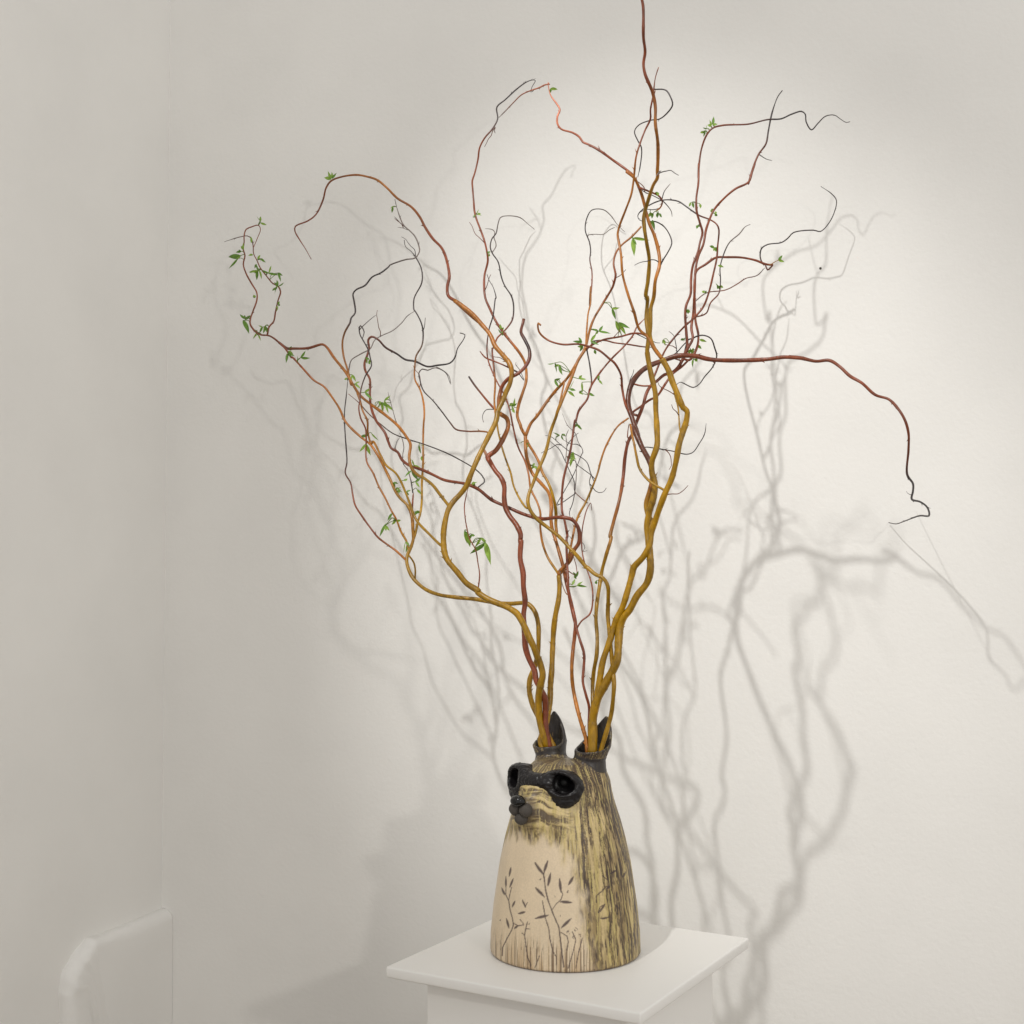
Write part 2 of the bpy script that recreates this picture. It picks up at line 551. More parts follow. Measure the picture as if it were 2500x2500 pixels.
def build_vase():
    h_ = 0.0013
    lo = np.array([-0.122, -0.122, -0.006])
    hi = np.array([0.122, 0.122, 0.356])
    n = np.ceil((hi - lo) / h_).astype(int)
    f = np.empty(tuple(n), np.float32)
    ys = (lo[1] + h_ * np.arange(n[1])).astype(np.float32)
    zs = (lo[2] + h_ * np.arange(n[2])).astype(np.float32)
    for i0 in range(0, n[0], 24):
        xs = (lo[0] + h_ * np.arange(i0, min(n[0], i0 + 24))).astype(np.float32)
        X, Y, Z = np.meshgrid(xs, ys, zs, indexing='ij')
        f[i0:i0 + len(xs)] = vase_sdf(X, Y, Z)
    V, G, Q = surface_nets(f, lo, h_)
    del f
    x, y, z = V.T
    ang = np.arctan2(y, x)
    aa = np.abs(ang)
    # --- regions
    edge = (fbm(ang * 9, z * 40, 3) - 0.5)
    lim = np.interp(z, [0, .06, .12, .16, .19, .22], R(1) * np.array([60, 57, 51, 42, 28, 5]))
    chest = 1 - sstep(-0.16, 0.14, aa - lim + edge * 0.35)
    chest *= 1 - sstep(0.160, 0.182, z + edge * 0.03 - 0.010 * np.cos(ang))
    head = sstep(0.182, 0.210, z) * sstep(0.038, 0.060, x + 0.15 * (z - .24))
    top = sstep(0.254, 0.278, z + (fbm(ang * 14, z * 60, 8) - .5) * 0.03)
    # --- fur strokes
    warp = (fbm(ang * 5, z * 18, 11) - .5) * 0.25
    fur = fbm((ang + warp * 0.5) * 23, z * 26 + ang * 1.2, 20, 3)
    fine = fbm((ang + warp * 0.2) * 76, z * 52, 30, 3)
    broad = fbm((ang + warp) * 6, z * 9, 41, 2)
    back = sstep(0.9, 2.2, aa)
    high = sstep(0.10, 0.27, z)
    mixs = 0.40 * fur + 0.32 * fine + 0.28 * broad
    wash = sstep(0.43, 0.60, 0.5 * fur + 0.5 * broad + 0.06 * back)
    d = sstep(0.545, 0.61, mixs + 0.045 * back + 0.02 * high)
    dash = sstep(0.60, 0.70, fbm((ang + warp * 0.3) * 40, z * 85, 33, 2)) * 0.8
    d = np.maximum(d, dash * sstep(0.35, 0.5, broad))
    sw = (fbm(x * 50, y * 50, 48, 2) - .5) * 0.010 + np.maximum(0, np.abs(y) - 0.02) * 0.35
    snout_s = fbm((z + sw) * 210, x * 20 - np.abs(y) * 26, 50, 3)
    snout_f = fbm((z + sw) * 480, x * 36 - np.abs(y) * 40, 52, 3)
    ds = sstep(0.445, 0.565, 0.5 * snout_s + 0.5 * snout_f) * 0.85
    d = d * (1 - head) + ds * head
    wash = wash * (1 - head) + sstep(0.42, 0.62, snout_s) * head
    d = np.maximum(d, top * (0.72 + 0.28 * sstep(0.40, 0.50, fine)))
    # brown wash under the jaw and along the edge of the chest
    rim = np.exp(-((aa - lim - 0.10) / 0.14) ** 2) * (z < 0.20)
    wash = np.maximum(wash, rim * sstep(0.32, 0.60, fbm(ang * 26, z * 22, 61)))
    d = np.maximum(d, rim * sstep(0.56, 0.68, fbm(ang * 40, z * 40, 63)) * 0.7)
    jaw = np.exp(-((z - 0.184) / 0.012) ** 2) * (aa < 0.9)
    d = np.maximum(d, jaw * sstep(0.50, 0.66, fbm(ang * 34, z * 130, 66)) * 0.75)
    tan = srgb(203, 181, 132)[None] * (0.85 + 0.3 * fbm(ang * 12, z * 20, 71))[:, None]
    yel = srgb(178, 160, 90)[None]
    yk = sstep(0.45, 0.7, fbm(ang * 22, z * 24, 75)) * 0.55
    furc = tan * (1 - yk[:, None]) + yel * yk[:, None]
    wk = wash[:, None] * 0.72
    furc = furc * (1 - wk) + srgb(126, 104, 68)[None] * wk
    scr = (sstep(0.62, 0.72, fbm((ang + warp * 0.4) * 60, z * 28, 78, 2)) * 0.7)[:, None]
    dark = srgb(64, 51, 45)[None]
    dk = d[:, None] * (0.80 + 0.2 * fine[:, None])
    col = furc * (1 - dk) + dark * dk
    col = col * (1 - scr) + srgb(200, 182, 118)[None] * scr
    # grey-brown muzzle tip; carved eye hollows tinted near-black
    mz = (1 - sstep(0.014, 0.027, np.sqrt((x - 0.093) ** 2 + y * y + (z - 0.221) ** 2)))[:, None] * 0.85
    col = col * (1 - mz) + srgb(84, 70, 58)[None] * mz
    eyes = np.zeros(len(V))
    for e in EYE:
        eyes = np.maximum(eyes, 1 - sstep(0.0235, 0.0255, np.sqrt((x - e[0]) ** 2 + (y - e[1]) ** 2 + (z - e[2]) ** 2)))
    # --- chest: pale clay, grass lines at the foot
    pale = srgb(217, 198, 169)[None] * (0.93 + 0.14 * fbm(ang * 6, z * 25, 81))[:, None]
    gl = fbm(ang * 95, z * 8, 90, 2)
    ghgt = 0.022 + 0.05 * fbm(ang * 26, z * 0 + 3, 95, 2)
    grass = sstep(0.54, 0.68, gl) * (1 - sstep(0.6, 1.0, z / ghgt)) * 0.75
    wash = (1 - sstep(0.0, 0.075, z)) * sstep(0.42, 0.62, fbm(ang * 40, z * 9, 97)) * 0.5
    pale = pale * (1 - wash[:, None]) + srgb(176, 142, 96)[None] * wash[:, None]
    pale = pale * (1 - grass[:, None]) + srgb(92, 70, 52)[None] * grass[:, None]
    col = col * (1 - chest[:, None]) + pale * chest[:, None]
    col = col * (1 - eyes[:, None]) + srgb(22, 20, 21)[None] * eyes[:, None]
    # --- painted plants
    c, s = math.cos(VASE_YAW), math.sin(VASE_YAW)
    W = np.c_[VX + x * c - y * s, VY + x * s + y * c, PLINTH_Z + z]
    NW = np.c_[G[:, 0] * c - G[:, 1] * s, G[:, 0] * s + G[:, 1] * c, G[:, 2]]
    px, py = project(W)
    view = CAM - W
    view /= np.linalg.norm(view, axis=1)[:, None]
    facing = (NW * view).sum(1) > 0.05
    fi = np.where(facing & (z < 0.19) & (py > 2070))[0]
    ink = np.zeros(len(fi))
    fx, fy = px[fi], py[fi]
    for wdt, pts in PAINT_STEMS:
        for k, (a, b) in enumerate(zip(pts, pts[1:])):
            dd, _ = seg_dist(fx, fy, a, b)
            wd = wdt * 0.62
            ink = np.maximum(ink, (1 - sstep(wd * 0.6, wd * 1.7, dd)) * 0.88)
    for wdt, x0, y0, x1, y1 in PAINT_LEAVES:
        dd, t = seg_dist(fx, fy, (x0, y0), (x1, y1))
        wd = wdt * 1.2 * np.sin(np.pi * np.clip(t, 0.02, 0.98)) ** 0.8 + 0.3
        ink = np.maximum(ink, (1 - sstep(wd * 0.65, wd * 1.3 + 0.4, dd)) * 0.88)
    for x0, y0, rad in PAINT_FLOWERS:
        dd = np.hypot(fx - x0, fy - y0)
        ink = np.maximum(ink, (1 - sstep(rad * 0.7, rad, dd)) * sstep(0.46, 0.60, fbm(fx / 2.6, fy / 2.6, 99, 2)) * 0.75)
    col[fi] = col[fi] * (1 - ink[:, None]) + srgb(62, 46, 52)[None] * ink[:, None]
    # --- ears and bottom edge
    ear = np.zeros(len(V))
    for ex, ey in EAR:
        rr = np.hypot(x - ex, y - ey)
        ear = np.maximum(ear, sstep(0.281, 0.300, z + (fine - .5) * 0.14) * (1 - sstep(0.026, 0.040, rr)) * (1 - 0.75 * sstep(0.54, 0.64, fine) * (1 - sstep(0.296, 0.302, z))))
        ear = np.maximum(ear, (rr < 0.0245) & (z > 0.24))
    char = srgb(45, 42, 43)[None]
    col = col * (1 - 0.92 * ear[:, None]) + char * 0.92 * ear[:, None]
    foot = 1 - sstep(0.0008, 0.0030, z)
    col = col * (1 - 0.6 * foot[:, None]) + srgb(84, 66, 64)[None] * 0.6 * foot[:, None]
    # --- carved relief: the dark strokes are scratched in
    rel = (-0.0006 * d * (1 - chest) + 0.0010 * (fur - .5) * (1 - chest) - 0.0005 * (1 - fine) * (1 - chest)) * (z > 0.004) * (1 - ear)
    V = V + G * rel[:, None]
    # --- split into body and two ears
    fc = V[Q].mean(1)
    part = np.zeros(len(Q), int)
    for k, (ex, ey) in enumerate(EAR):
        rr = np.hypot(fc[:, 0] - ex, fc[:, 1] - ey)
        part[(rr < 0.040) & (fc[:, 2] > 0.287) | (rr < 0.0255) & (fc[:, 2] > 0.236)] = k + 1
    # smooth normals of the whole, so the seams do not show
    A, B, C, D = (V[Q[:, i]] for i in range(4))
    fn = np.cross(C - A, D - B)
    VN = np.zeros_like(V)
    for i in range(4):
        np.add.at(VN, Q[:, i], fn)
    VN /= np.linalg.norm(VN, axis=1)[:, None] + 1e-12
    for k, nm in enumerate(('body', 'ear', 'ear')):
        q = Q[part == k]
        u, inv = np.unique(q, return_inverse=True)
        q = inv.reshape(q.shape)
        me = bpy.data.meshes.new(nm)
        me.vertices.add(len(u))
        me.vertices.foreach_set('co', V[u].astype(np.float32).ravel())
        me.loops.add(q.size)
        me.loops.foreach_set('vertex_index', q.astype(np.int32).ravel())
        me.polygons.add(len(q))
        me.polygons.foreach_set('loop_start', np.arange(0, q.size, 4, dtype=np.int32))
        me.update(calc_edges=True)
        at_ = me.color_attributes.new('tint', 'FLOAT_COLOR', 'POINT')
        at_.data.foreach_set('color', np.c_[np.clip(col[u], 0, 1), np.ones(len(u))].astype(np.float32).ravel())
        o_ = link(nm, me, M_CLAY, VASE)
        me.normals_split_custom_set_from_vertices(VN[u].astype(np.float32).tolist())
        if k == 0:
            o_['label'] = 'tan clay body with carved dark fur strokes and painted plants on a pale chest'
        else:
            o_['label'] = 'charcoal pointed ear shaped as an open tube'


build_vase()


def ball(name, c, r, mat, seg=28, parent=VASE):
    bm_ = bmesh.new()
    bmesh.ops.create_uvsphere(bm_, u_segments=seg, v_segments=seg // 2, radius=1)
    for v in bm_.verts:
        k = 1 + 0.03 * math.sin(5 * v.co.x + 3 * v.co.y + 7 * c[1] * 90) * math.cos(4 * v.co.z)
        v.co = Vector((c[0] + v.co.x * r[0] * k, c[1] + v.co.y * r[1] * k, c[2] + v.co.z * r[2] * k))
    m_ = bpy.data.meshes.new(name)
    bm_.to_mesh(m_)
    bm_.free()
    return link(name, m_, mat, parent)


ball('nose', (0.1060, 0, 0.2350), (0.0095, 0.0122, 0.0086), M_BLACK)
for sgn in (-1, 1):
    ball('muzzle_lobe', (0.1000, sgn * 0.0096, 0.2220), (0.0100, 0.0100, 0.0102), M_GREY)
ball('chin', (0.0990, 0.0, 0.2090), (0.0095, 0.0100, 0.0092), M_GREY)


def mask_sdf(X, Y, Z):
    """bandit mask: two teardrop rings with a heavy brow, joined over the bridge of the nose"""
    f = None
    for sgn, c in zip((-1, 1), EYE):
        yaw = sgn * R(17)
        nrm = np.array([math.cos(yaw) * 0.985, math.sin(yaw) * 0.985, 0.17])
        nrm /= np.linalg.norm(nrm)
        tg = np.cross([0, 0, 1], nrm)
        tg /= np.linalg.norm(tg)
        up = np.cross(nrm, tg)
        dx, dy, dz = X - c[0], Y - c[1], Z - c[2]
        u = (dx * tg[0] + dy * tg[1] + dz * tg[2]) * sgn           # positive towards the side of the head
        v = dx * up[0] + dy * up[1] + dz * up[2]
        n = dx * nrm[0] + dy * nrm[1] + dz * nrm[2]
        v = v + 0.10 * u                                           # the outer corner sits lower
        ru = (0.0290 if sgn > 0 else 0.0320) - 0.12 * np.clip(-v, 0, 0.03)
        rv = np.where(v < 0, 0.0345, 0.0205 if sgn > 0 else 0.0225)
        k_out = np.sqrt((u / ru) ** 2 + (v / rv) ** 2)
        k_in = np.sqrt((u / 0.0190) ** 2 + (v / np.where(v < 0, 0.0140, 0.0130)) ** 2)
        g_out = (k_out - 1) * 0.023
        g_in = (1 - k_in) * 0.0125
        sag = np.where(u > 0, u * u / (0.055 if sgn > 0 else 0.10), u * u / 0.30) + np.where(v > 0, v * v / 0.12, v * v / 0.30)
        lift = 0.0035 * np.clip(v / 0.015, 0, 1) + 0.0020 * np.clip(k_in - 1, 0, 1) * 0 + 0.0030 * np.exp(-((k_in - 1.25) / 0.25) ** 2)
        top_ = n - (0.0040 + lift - sag)
        plate = np.maximum(top_, -(n + 0.020))
        r_ = -smin(-plate, -g_out, 0.006)
        r_ = -smin(-r_, -g_in, 0.004)
        f = r_ if f is None else smin(f, r_, 0.006)
    br = ellipsoid(X, Y, Z, (0.068, 0, 0.2590), (0.0115, 0.030, 0.0125))
    f = smin(f, br, 0.010)
    f = f + 0.0007 * (np.sin(X * 420 + 3 * np.sin(Y * 230)) * np.sin(Z * 390 + 1.3) * np.sin(Y * 350)) + 0.0003 * np.sin(X * 900 + Y * 700) * np.sin(Z * 1000)
    return f


def eye_mask():
    h_ = 0.0011
    lo, hi = np.array([0.025, -0.086, 0.212]), np.array([0.092, 0.086, 0.296])
    ax = [lo[k] + h_ * np.arange(int((hi[k] - lo[k]) / h_)) for k in range(3)]
    X, Y, Z = np.meshgrid(*ax, indexing='ij')
    V, G, Q = surface_nets(mask_sdf(X, Y, Z), lo, h_)
    o_ = link('eye_mask', mesh_from('eye_mask', V, Q), M_CHAR, VASE)
    o_['label'] = 'raised charcoal bandit mask with two hollow eye holes'
    for c in EYE:
        ball('eyeball', (c[0] - 0.013, c[1] * 0.86, c[2]), (0.0075, 0.0075, 0.0075), M_EYE, 20, o_)


eye_mask()


# ---------------------------------------------------------------- tubes
def catmull(P, step):
    P = np.asarray(P, float)
    if len(P) < 3:
        n = max(2, int(np.linalg.norm(P[1] - P[0]) / step) + 1)
        return P[0] + (P[1] - P[0]) * np.linspace(0, 1, n)[:, None]
    E = np.vstack([2 * P[0] - P[1], P, 2 * P[-1] - P[-2]])
    out = []
    for i in range(1, len(E) - 2):
        p0, p1, p2, p3 = E[i - 1:i + 3]
        n = max(2, int(np.linalg.norm(p2 - p1) / step))
        t0 = 0.0
        d1 = max(np.linalg.norm(p1 - p0), 1e-6) ** .5
        d2 = max(np.linalg.norm(p2 - p1), 1e-6) ** .5
        d3 = max(np.linalg.norm(p3 - p2), 1e-6) ** .5
        m1 = (p2 - p1) / d2 - (p2 - p0) / (d1 + d2) + (p1 - p0) / d1
        m2 = (p3 - p2) / d3 - (p3 - p1) / (d2 + d3) + (p2 - p1) / d2
        m1 = m1 * d2
        m2 = m2 * d2
        for t in np.arange(n) / n:
            out.append((2 * t ** 3 - 3 * t * t + 1) * p1 + (t ** 3 - 2 * t * t + t) * m1 + (-2 * t ** 3 + 3 * t * t) * p2 + (t ** 3 - t * t) * m2)
    out.append(P[-1])
    return np.array(out)


def tube(C, rad, nseg, cap=True, buds=None):
    C = np.asarray(C)
    T = np.gradient(C, axis=0)
    T /= np.linalg.norm(T, axis=1)[:, None] + 1e-12
    ref = np.array([0.31, -0.9, 0.2])
    n = np.cross(T[0], ref)
    n /= np.linalg.norm(n)
    V = []
    for i in range(len(C)):
        n = n - T[i] * (n @ T[i])
        n /= np.linalg.norm(n) + 1e-12
        b = np.cross(T[i], n)
        for k in range(nseg):
            a = 2 * math.pi * k / nseg
            V.append(C[i] + (n * math.cos(a) + b * math.sin(a)) * rad[i])
    F = []
    for i in range(len(C) - 1):
        for k in range(nseg):
            j = (k + 1) % nseg
            F.append((i * nseg + k, i * nseg + j, (i + 1) * nseg + j, (i + 1) * nseg + k))
    if cap:
        F.append(tuple(range(nseg))[::-1])
        F.append(tuple((len(C) - 1) * nseg + k for k in range(nseg)))
    cidx = np.repeat(np.arange(len(C)), nseg).tolist()
    for (i, ang, ln) in (buds or []):
        b = np.cross(T[i], [0.3, -0.8, 0.5])
        b /= np.linalg.norm(b)
        sd = b * math.cos(ang) + np.cross(T[i], b) * math.sin(ang)
        base = C[i] + sd * rad[i] * 0.6
        tip = C[i] + sd * (rad[i] + ln * 0.7) + T[i] * ln
        k0 = len(V)
        r_ = min(rad[i] * 0.55, 0.0016)
        q1 = np.cross(tip - base, T[i])
        q1 /= np.linalg.norm(q1) + 1e-9
        q2 = np.cross(q1, tip - base)
        q2 /= np.linalg.norm(q2) + 1e-9
        for k in range(5):
            a = 2 * math.pi * k / 5
            V.append(base + (q1 * math.cos(a) + q2 * math.sin(a)) * r_)
        V.append(tip)
        for k in range(5):
            F.append((k0 + k, k0 + (k + 1) % 5, k0 + 5))
        cidx += [i] * 6
    return V, F, cidx


# ---------------------------------------------------------------- the willow branches
# name, grows from, bark colours along it (dark ones include some shade), diameters in px at root and tip, distances from the wall, photo pixels
CURVES = [
('s1','-','YYYYYYYO',15,8,(.38,.36,.33,.27,),[(1351,1822),(1332,1785),(1315,1752),(1302,1725),(1294,1698),(1292,1678),(1294,1658),(1302,1637),(1309,1617),(1314,1587),(1315,1550),(1314,1523),(1307,1496),(1295,1479),(1283,1472),(1272,1472),(1240,1474),(1201,1470),(1162,1463),(1111,1458),(1072,1452),(1041,1440),(1020,1424),(1007,1409),(998,1391),(993,1370),(995,1355),(1004,1334),(1009,1316),(1008,1292),(1007,1272),(1003,1251),(995,1234)]),
('s1a','s1','YOORRRR',8,3,(.12,),[(1003,1251),(995,1234),(976,1215),(964,1197),(955,1176),(940,1145),(922,1111),(904,1085),(885,1070),(860,1048),(842,1027),(829,998),(811,970),(791,944),(767,929),(747,908),(728,887),(713,872),(712,873),(697,852),(681,836),(658,820),(635,817),(622,808),(611,792),(611,780),(618,759),(627,733),(627,715),(614,692),(601,668),(594,645),(598,624),(594,609),(596,591),(596,575),(601,560),(614,554),(631,550),(636,560),(629,580),(619,604)]),
('s1b','s1a','RRRD',5,2,(.10,),[(653,816),(657,798),(668,785),(673,759),(679,733),(685,712),(679,699),(666,692),(650,673),(635,653),(627,635),(619,619),(618,601),(614,583),(604,576),(588,578),(567,584),(548,590)]),
('s1c','s1','ORRDDD',6,3,(.30,.2,.12,),[(993,1369),(966,1344),(945,1329),(924,1313),(909,1295),(883,1259),(867,1233),(861,1207),(856,1179),(843,1155),(847,1129),(845,1091),(843,1065),(841,1009),(845,970),(849,931)]),
('s1d','s1','YYOODDD',7,3,(.1,),[(1007,1323),(1014,1303),(1020,1274),(1026,1254),(1030,1220),(1030,1181),(1033,1129),(1033,1078),(1034,1039),(1036,1011),(1034,983),(1026,952),(1013,926),(1013,892),(1016,869),(1029,846),(1033,825),(1031,797),(1023,776),(1013,759),(1011,757),(1011,729),(1030,689),(1029,657),(1016,630),(1004,614),(990,602),(987,586)]),
('s1e','s1','YOORRDDD',6,3,(.22,),[(999,1349),(992,1321),(979,1298),(968,1269),(955,1246),(940,1215),(924,1186),(911,1155),(896,1129),(893,1104),(894,1080),(894,1066),(892,1045),(881,1022),(876,996),(879,975),(881,952),(892,918),(907,892),(904,874),(899,854),(889,835),(879,817),(877,802),(880,795),(889,810),(885,830),(894,841),(902,843)]),
('s1h','s1','YY',5,5,(.33,),[(1013,1414),(1014,1393),(1010,1373),(999,1357)]),
('s1k','s1','RR',6,4,(.25,),[(1006,1259),(1007,1233),(1009,1204)]),
('s2','-','YYYYYYYYOO',19,11,(.384,.42,.42,.36,.30,),[(1336,1826),(1325,1789),(1317,1755),(1315,1705),(1320,1671),(1325,1648),(1320,1624),(1312,1604),(1302,1577),(1292,1557),(1282,1533),(1272,1513),(1262,1498),(1245,1486),(1218,1474),(1194,1464),(1167,1446),(1167,1443),(1139,1424),(1116,1396),(1092,1367),(1085,1347),(1083,1326),(1083,1300),(1087,1272),(1095,1243),(1108,1223),(1123,1207),(1139,1186),(1149,1160),(1162,1129),(1175,1101),(1193,1065),(1211,1028),(1216,1003),(1226,982),(1235,959),(1246,933),(1249,907),(1245,889),(1227,866),(1209,845),(1196,816),(1175,791),(1154,767),(1128,747),(1110,734)]),
('s2a','s2','ORRORR',10,3,(.12,.09,),[(1128,747),(1110,734),(1175,791),(1143,760),(1112,735),(1095,723),(1092,701),(1097,676),(1089,630),(1078,605),(1057,583),(1038,555),(1025,530),(1004,505),(970,484),(945,459),(920,439),(895,431),(870,427),(833,432),(808,442),(796,459),(789,487),(771,524),(752,539),(721,553),(720,564),(730,583),(746,608),(760,633)]),
('s2b','s2','YYOOOORR',9,7,(.24,.14,),[(1095,1234),(1074,1207),(1056,1184),(1033,1166),(1021,1161),(1005,1143),(999,1117),(1002,1084),(992,1066),(972,1040),(938,1011),(907,988),(879,965),(860,936),(845,910),(816,874),(798,848),(788,841),(752,850),(716,851),(702,851),(681,836)]),
('s2c','s2b','OODDDGGG',6,3,(.16,.1,),[(858,940),(849,904),(839,870),(836,836),(842,811),(855,787),(857,777),(867,764),(865,738),(862,717),(870,707),(891,697),(909,676),(930,666),(950,650),(951,648),(973,639),(994,633),(1013,630),(1024,614),(1022,598),(1013,577),(1001,564),(985,549),(970,511),(964,487)]),
('s2d','s2c','DD',2.5,1.5,(.1,),[(1001,564),(979,546),(963,529)]),
('s2e','s2c','GG',2,1.5,(.1,),[(994,561),(985,557),(971,555)]),
('s2f','s2','YYYOO',8,5,(.27,.24,),[(1080,1333),(1046,1302),(1021,1276),(1011,1259),(999,1225),(988,1197),(979,1176),(966,1155),(942,1135),(929,1111),(911,1078),(907,1084),(898,1055),(897,1027),(886,1004),(879,978),(872,960)]),
('s2g','s2','RR',4,3,(.30,.28,),[(1167,1440),(1171,1404),(1167,1375),(1161,1342),(1147,1316),(1139,1285),(1135,1259),(1134,1233),(1139,1207),(1143,1192)]),
('s2i','s2','ORDDDGD',5,2.5,(.15,),[(1192,1056),(1175,1053),(1142,1053),(1113,1048),(1099,1032),(1078,1004),(1057,978),(1034,954),(1026,931),(1023,910),(1031,901),(1044,904),(1062,898),(1088,910),(1099,936)]),
('s2j','s2','ORRDR',11,8,(.3,),[(1214,1008),(1218,992),(1219,972),(1226,943),(1242,924),(1266,911),(1284,893),(1293,873),(1292,853),(1281,829),(1272,811),(1276,791),(1279,779)]),
('s2l','s2','OORRDDDDGG',6,2.5,(.2,.004,),[(1211,1021),(1207,980),(1209,933),(1204,881),(1202,853),(1205,848),(1214,825),(1222,817),(1240,798),(1251,780),(1254,748),(1249,724),(1232,697),(1224,676),(1216,639),(1203,620),(1197,604),(1201,583),(1211,570),(1216,546),(1222,531),(1236,527),(1269,531),(1288,546),(1305,560)]),
('s2m','s2j','DRR',5,4,(.3,),[(1268,911),(1245,899),(1224,889),(1204,881),(1185,873),(1172,858)]),
('s2n','s2m','DG',2.5,2,(.27,),[(1266,911),(1279,928),(1268,902),(1259,890),(1260,884)]),
('s3','-','RRRRRRRO',16,12,(.384,.40,.38,.33,),[(1342,1826),(1332,1772),(1332,1738),(1330,1705),(1319,1681),(1309,1661),(1305,1637),(1292,1610),(1283,1580),(1280,1536),(1278,1503),(1282,1469),(1278,1432),(1277,1399),(1270,1362),(1272,1318),(1270,1323),(1271,1305),(1261,1282),(1244,1259),(1234,1238),(1231,1215),(1231,1186),(1223,1166),(1210,1150),(1196,1127),(1191,1116),(1211,1099),(1229,1070),(1241,1039),(1237,1021),(1222,1011)]),
('s3a','s3','RRD',7,5,(.2,),[(1237,1022),(1222,1011),(1204,995),(1175,961),(1157,938),(1145,920)]),
('s3b','s3','RO',11,8,(.27,),[(1197,1129),(1188,1111),(1180,1096)]),
('s4','-','YYYYYY',16,13,(.384,.37,.36,),[(1326,1831),(1320,1806),(1332,1772),(1339,1738),(1343,1705),(1344,1671),(1347,1637),(1349,1587),(1352,1536),(1356,1503),(1364,1462),(1366,1429),(1365,1405)]),
('s4a','s4','ORRRRRRRRDDD',11,4,(.36,.34,.25,.16,.12,),[(1366,1396),(1379,1383),(1392,1367),(1401,1344),(1413,1326),(1415,1305),(1410,1285),(1397,1269),(1366,1263),(1324,1267),(1296,1261),(1270,1252),(1239,1238),(1200,1220),(1167,1194),(1139,1182),(1085,1172),(1059,1160),(1033,1148),(997,1135),(981,1122),(971,1104),(955,1094),(948,1078),(940,1057),(927,1039),(920,1030),(907,998),(903,962),(903,926),(892,905),(890,887),(897,866),(901,848),(899,830),(907,822),(923,829),(941,848),(969,864),(990,878),(1013,882),(1044,895),(1067,892),(1099,886),(1111,872),(1117,851),(1132,828),(1135,817),(1123,813)]),
('s4b','s4a','DDDR',4,3,(.22,),[(1168,1189),(1183,1176),(1179,1164),(1161,1146),(1127,1125),(1088,1105),(1036,1085),(995,1072),(959,1058),(925,1032),(899,1009),(876,983),(851,962)]),
('s4c','s4','YOORRRDD',7,3,(.33,.25,.2,),[(1360,1396),(1337,1360),(1324,1323),(1319,1285),(1319,1251),(1311,1225),(1296,1194),(1291,1160),(1283,1129),(1265,1091),(1252,1039),(1245,1003),(1235,972),(1224,951),(1214,933),(1204,912),(1191,876),(1189,845),(1194,804),(1204,770),(1210,728),(1211,728),(1204,701),(1195,686),(1189,670)]),
('s4d','s4','OOYOO',7,5,(.33,.3,.2,),[(1381,1383),(1392,1342),(1397,1318),(1402,1292),(1412,1259),(1428,1230),(1443,1197),(1459,1155),(1467,1124),(1480,1088),(1508,1041),(1534,1021)]),
('s4e','s4d','DDDG',3,2,(.25,),[(1397,1318),(1390,1308)]),
('s4f','s4d','RDDD',3,2,(.22,),[(1434,1228),(1420,1217),(1403,1199),(1402,1176),(1392,1153),(1379,1124),(1366,1098),(1350,1083),(1340,1075)]),
('s4g','s4d','DDD',3,2,(.24,),[(1455,1172),(1443,1160),(1423,1145),(1407,1132),(1404,1124)]),
('s4h','s4d','DDDD',3,2,(.24,),[(1452,1179),(1442,1155),(1433,1129),(1415,1114),(1389,1101),(1366,1083),(1345,1066),(1332,1063)]),
('s4i','s4f','DDDG',2.5,2,(.2,),[(1360,1233),(1379,1197),(1402,1155),(1417,1116),(1423,1101),(1412,1080),(1404,1057),(1386,1039),(1373,1010)]),
('s4j','s4f','GGDD',2.5,2.5,(.27,),[(1404,1124),(1407,1145),(1406,1176),(1399,1225),(1390,1254),(1394,1267)]),
('r1','-','OOORROOOO',10,9,(.416,.4,.36,.3,.25,),[(1433,1826),(1429,1799),(1416,1755),(1406,1715),(1398,1671),(1396,1631),(1399,1587),(1403,1553),(1405,1523),(1396,1479),(1386,1436),(1376,1388),(1366,1351),(1352,1304),(1348,1292),(1345,1264),(1346,1233),(1340,1204),(1322,1181),(1301,1158),(1291,1135),(1285,1111),(1283,1085),(1283,1062)]),
('r1a','r1','OOORRRRRRDDD',9,3,(.2,.14,),[(1283,1065),(1272,1044),(1271,1039),(1263,1016),(1266,990),(1276,959),(1284,933),(1285,907),(1281,884),(1266,858),(1245,832),(1227,809),(1211,785),(1196,754),(1185,728),(1182,700),(1183,672),(1191,637),(1189,616),(1183,589),(1172,558),(1162,531),(1158,512),(1157,498),(1154,461),(1153,442),(1159,423),(1167,389),(1171,361),(1184,336),(1202,315),(1215,290),(1213,262),(1234,243),(1261,218),(1286,200),(1302,195),(1307,197),(1299,212),(1296,225),(1303,221)]),
('r1b','r1','OOORO',9,5,(.2,),[(1283,1065),(1296,1034),(1311,1016),(1338,977),(1359,951),(1385,923),(1408,886),(1429,848),(1439,809),(1449,780),(1470,744),(1496,700),(1499,690),(1503,672),(1498,643),(1504,617),(1517,599),(1541,579),(1566,553)]),
('r1c','r1','OYYOO',9,7,(.33,.3,),[(1358,1305),(1357,1280),(1357,1246),(1348,1204),(1337,1176),(1324,1153),(1316,1129),(1304,1106),(1291,1085),(1287,1075)]),
('r2','-','RRRRRRRRR',8,6,(.416,.4,.33,.26,),[(1440,1826),(1438,1772),(1438,1725),(1431,1698),(1423,1664),(1425,1631),(1426,1597),(1416,1563),(1408,1536),(1399,1503),(1389,1452),(1386,1402),(1384,1362),(1384,1311),(1385,1311),(1379,1274),(1372,1246),(1372,1207),(1376,1168),(1384,1135),(1393,1098),(1398,1065),(1404,1026),(1405,1031),(1413,1003),(1434,974),(1439,954)]),
('r2a','r2','RRRR',6,4,(.2,),[(1439,954),(1444,941),(1467,907),(1493,876),(1524,845),(1545,819),(1555,798),(1574,778)]),
('r2b','r2','RDDD',5,4,(.22,),[(1439,954),(1444,938),(1443,915),(1439,886),(1433,855),(1431,840)]),
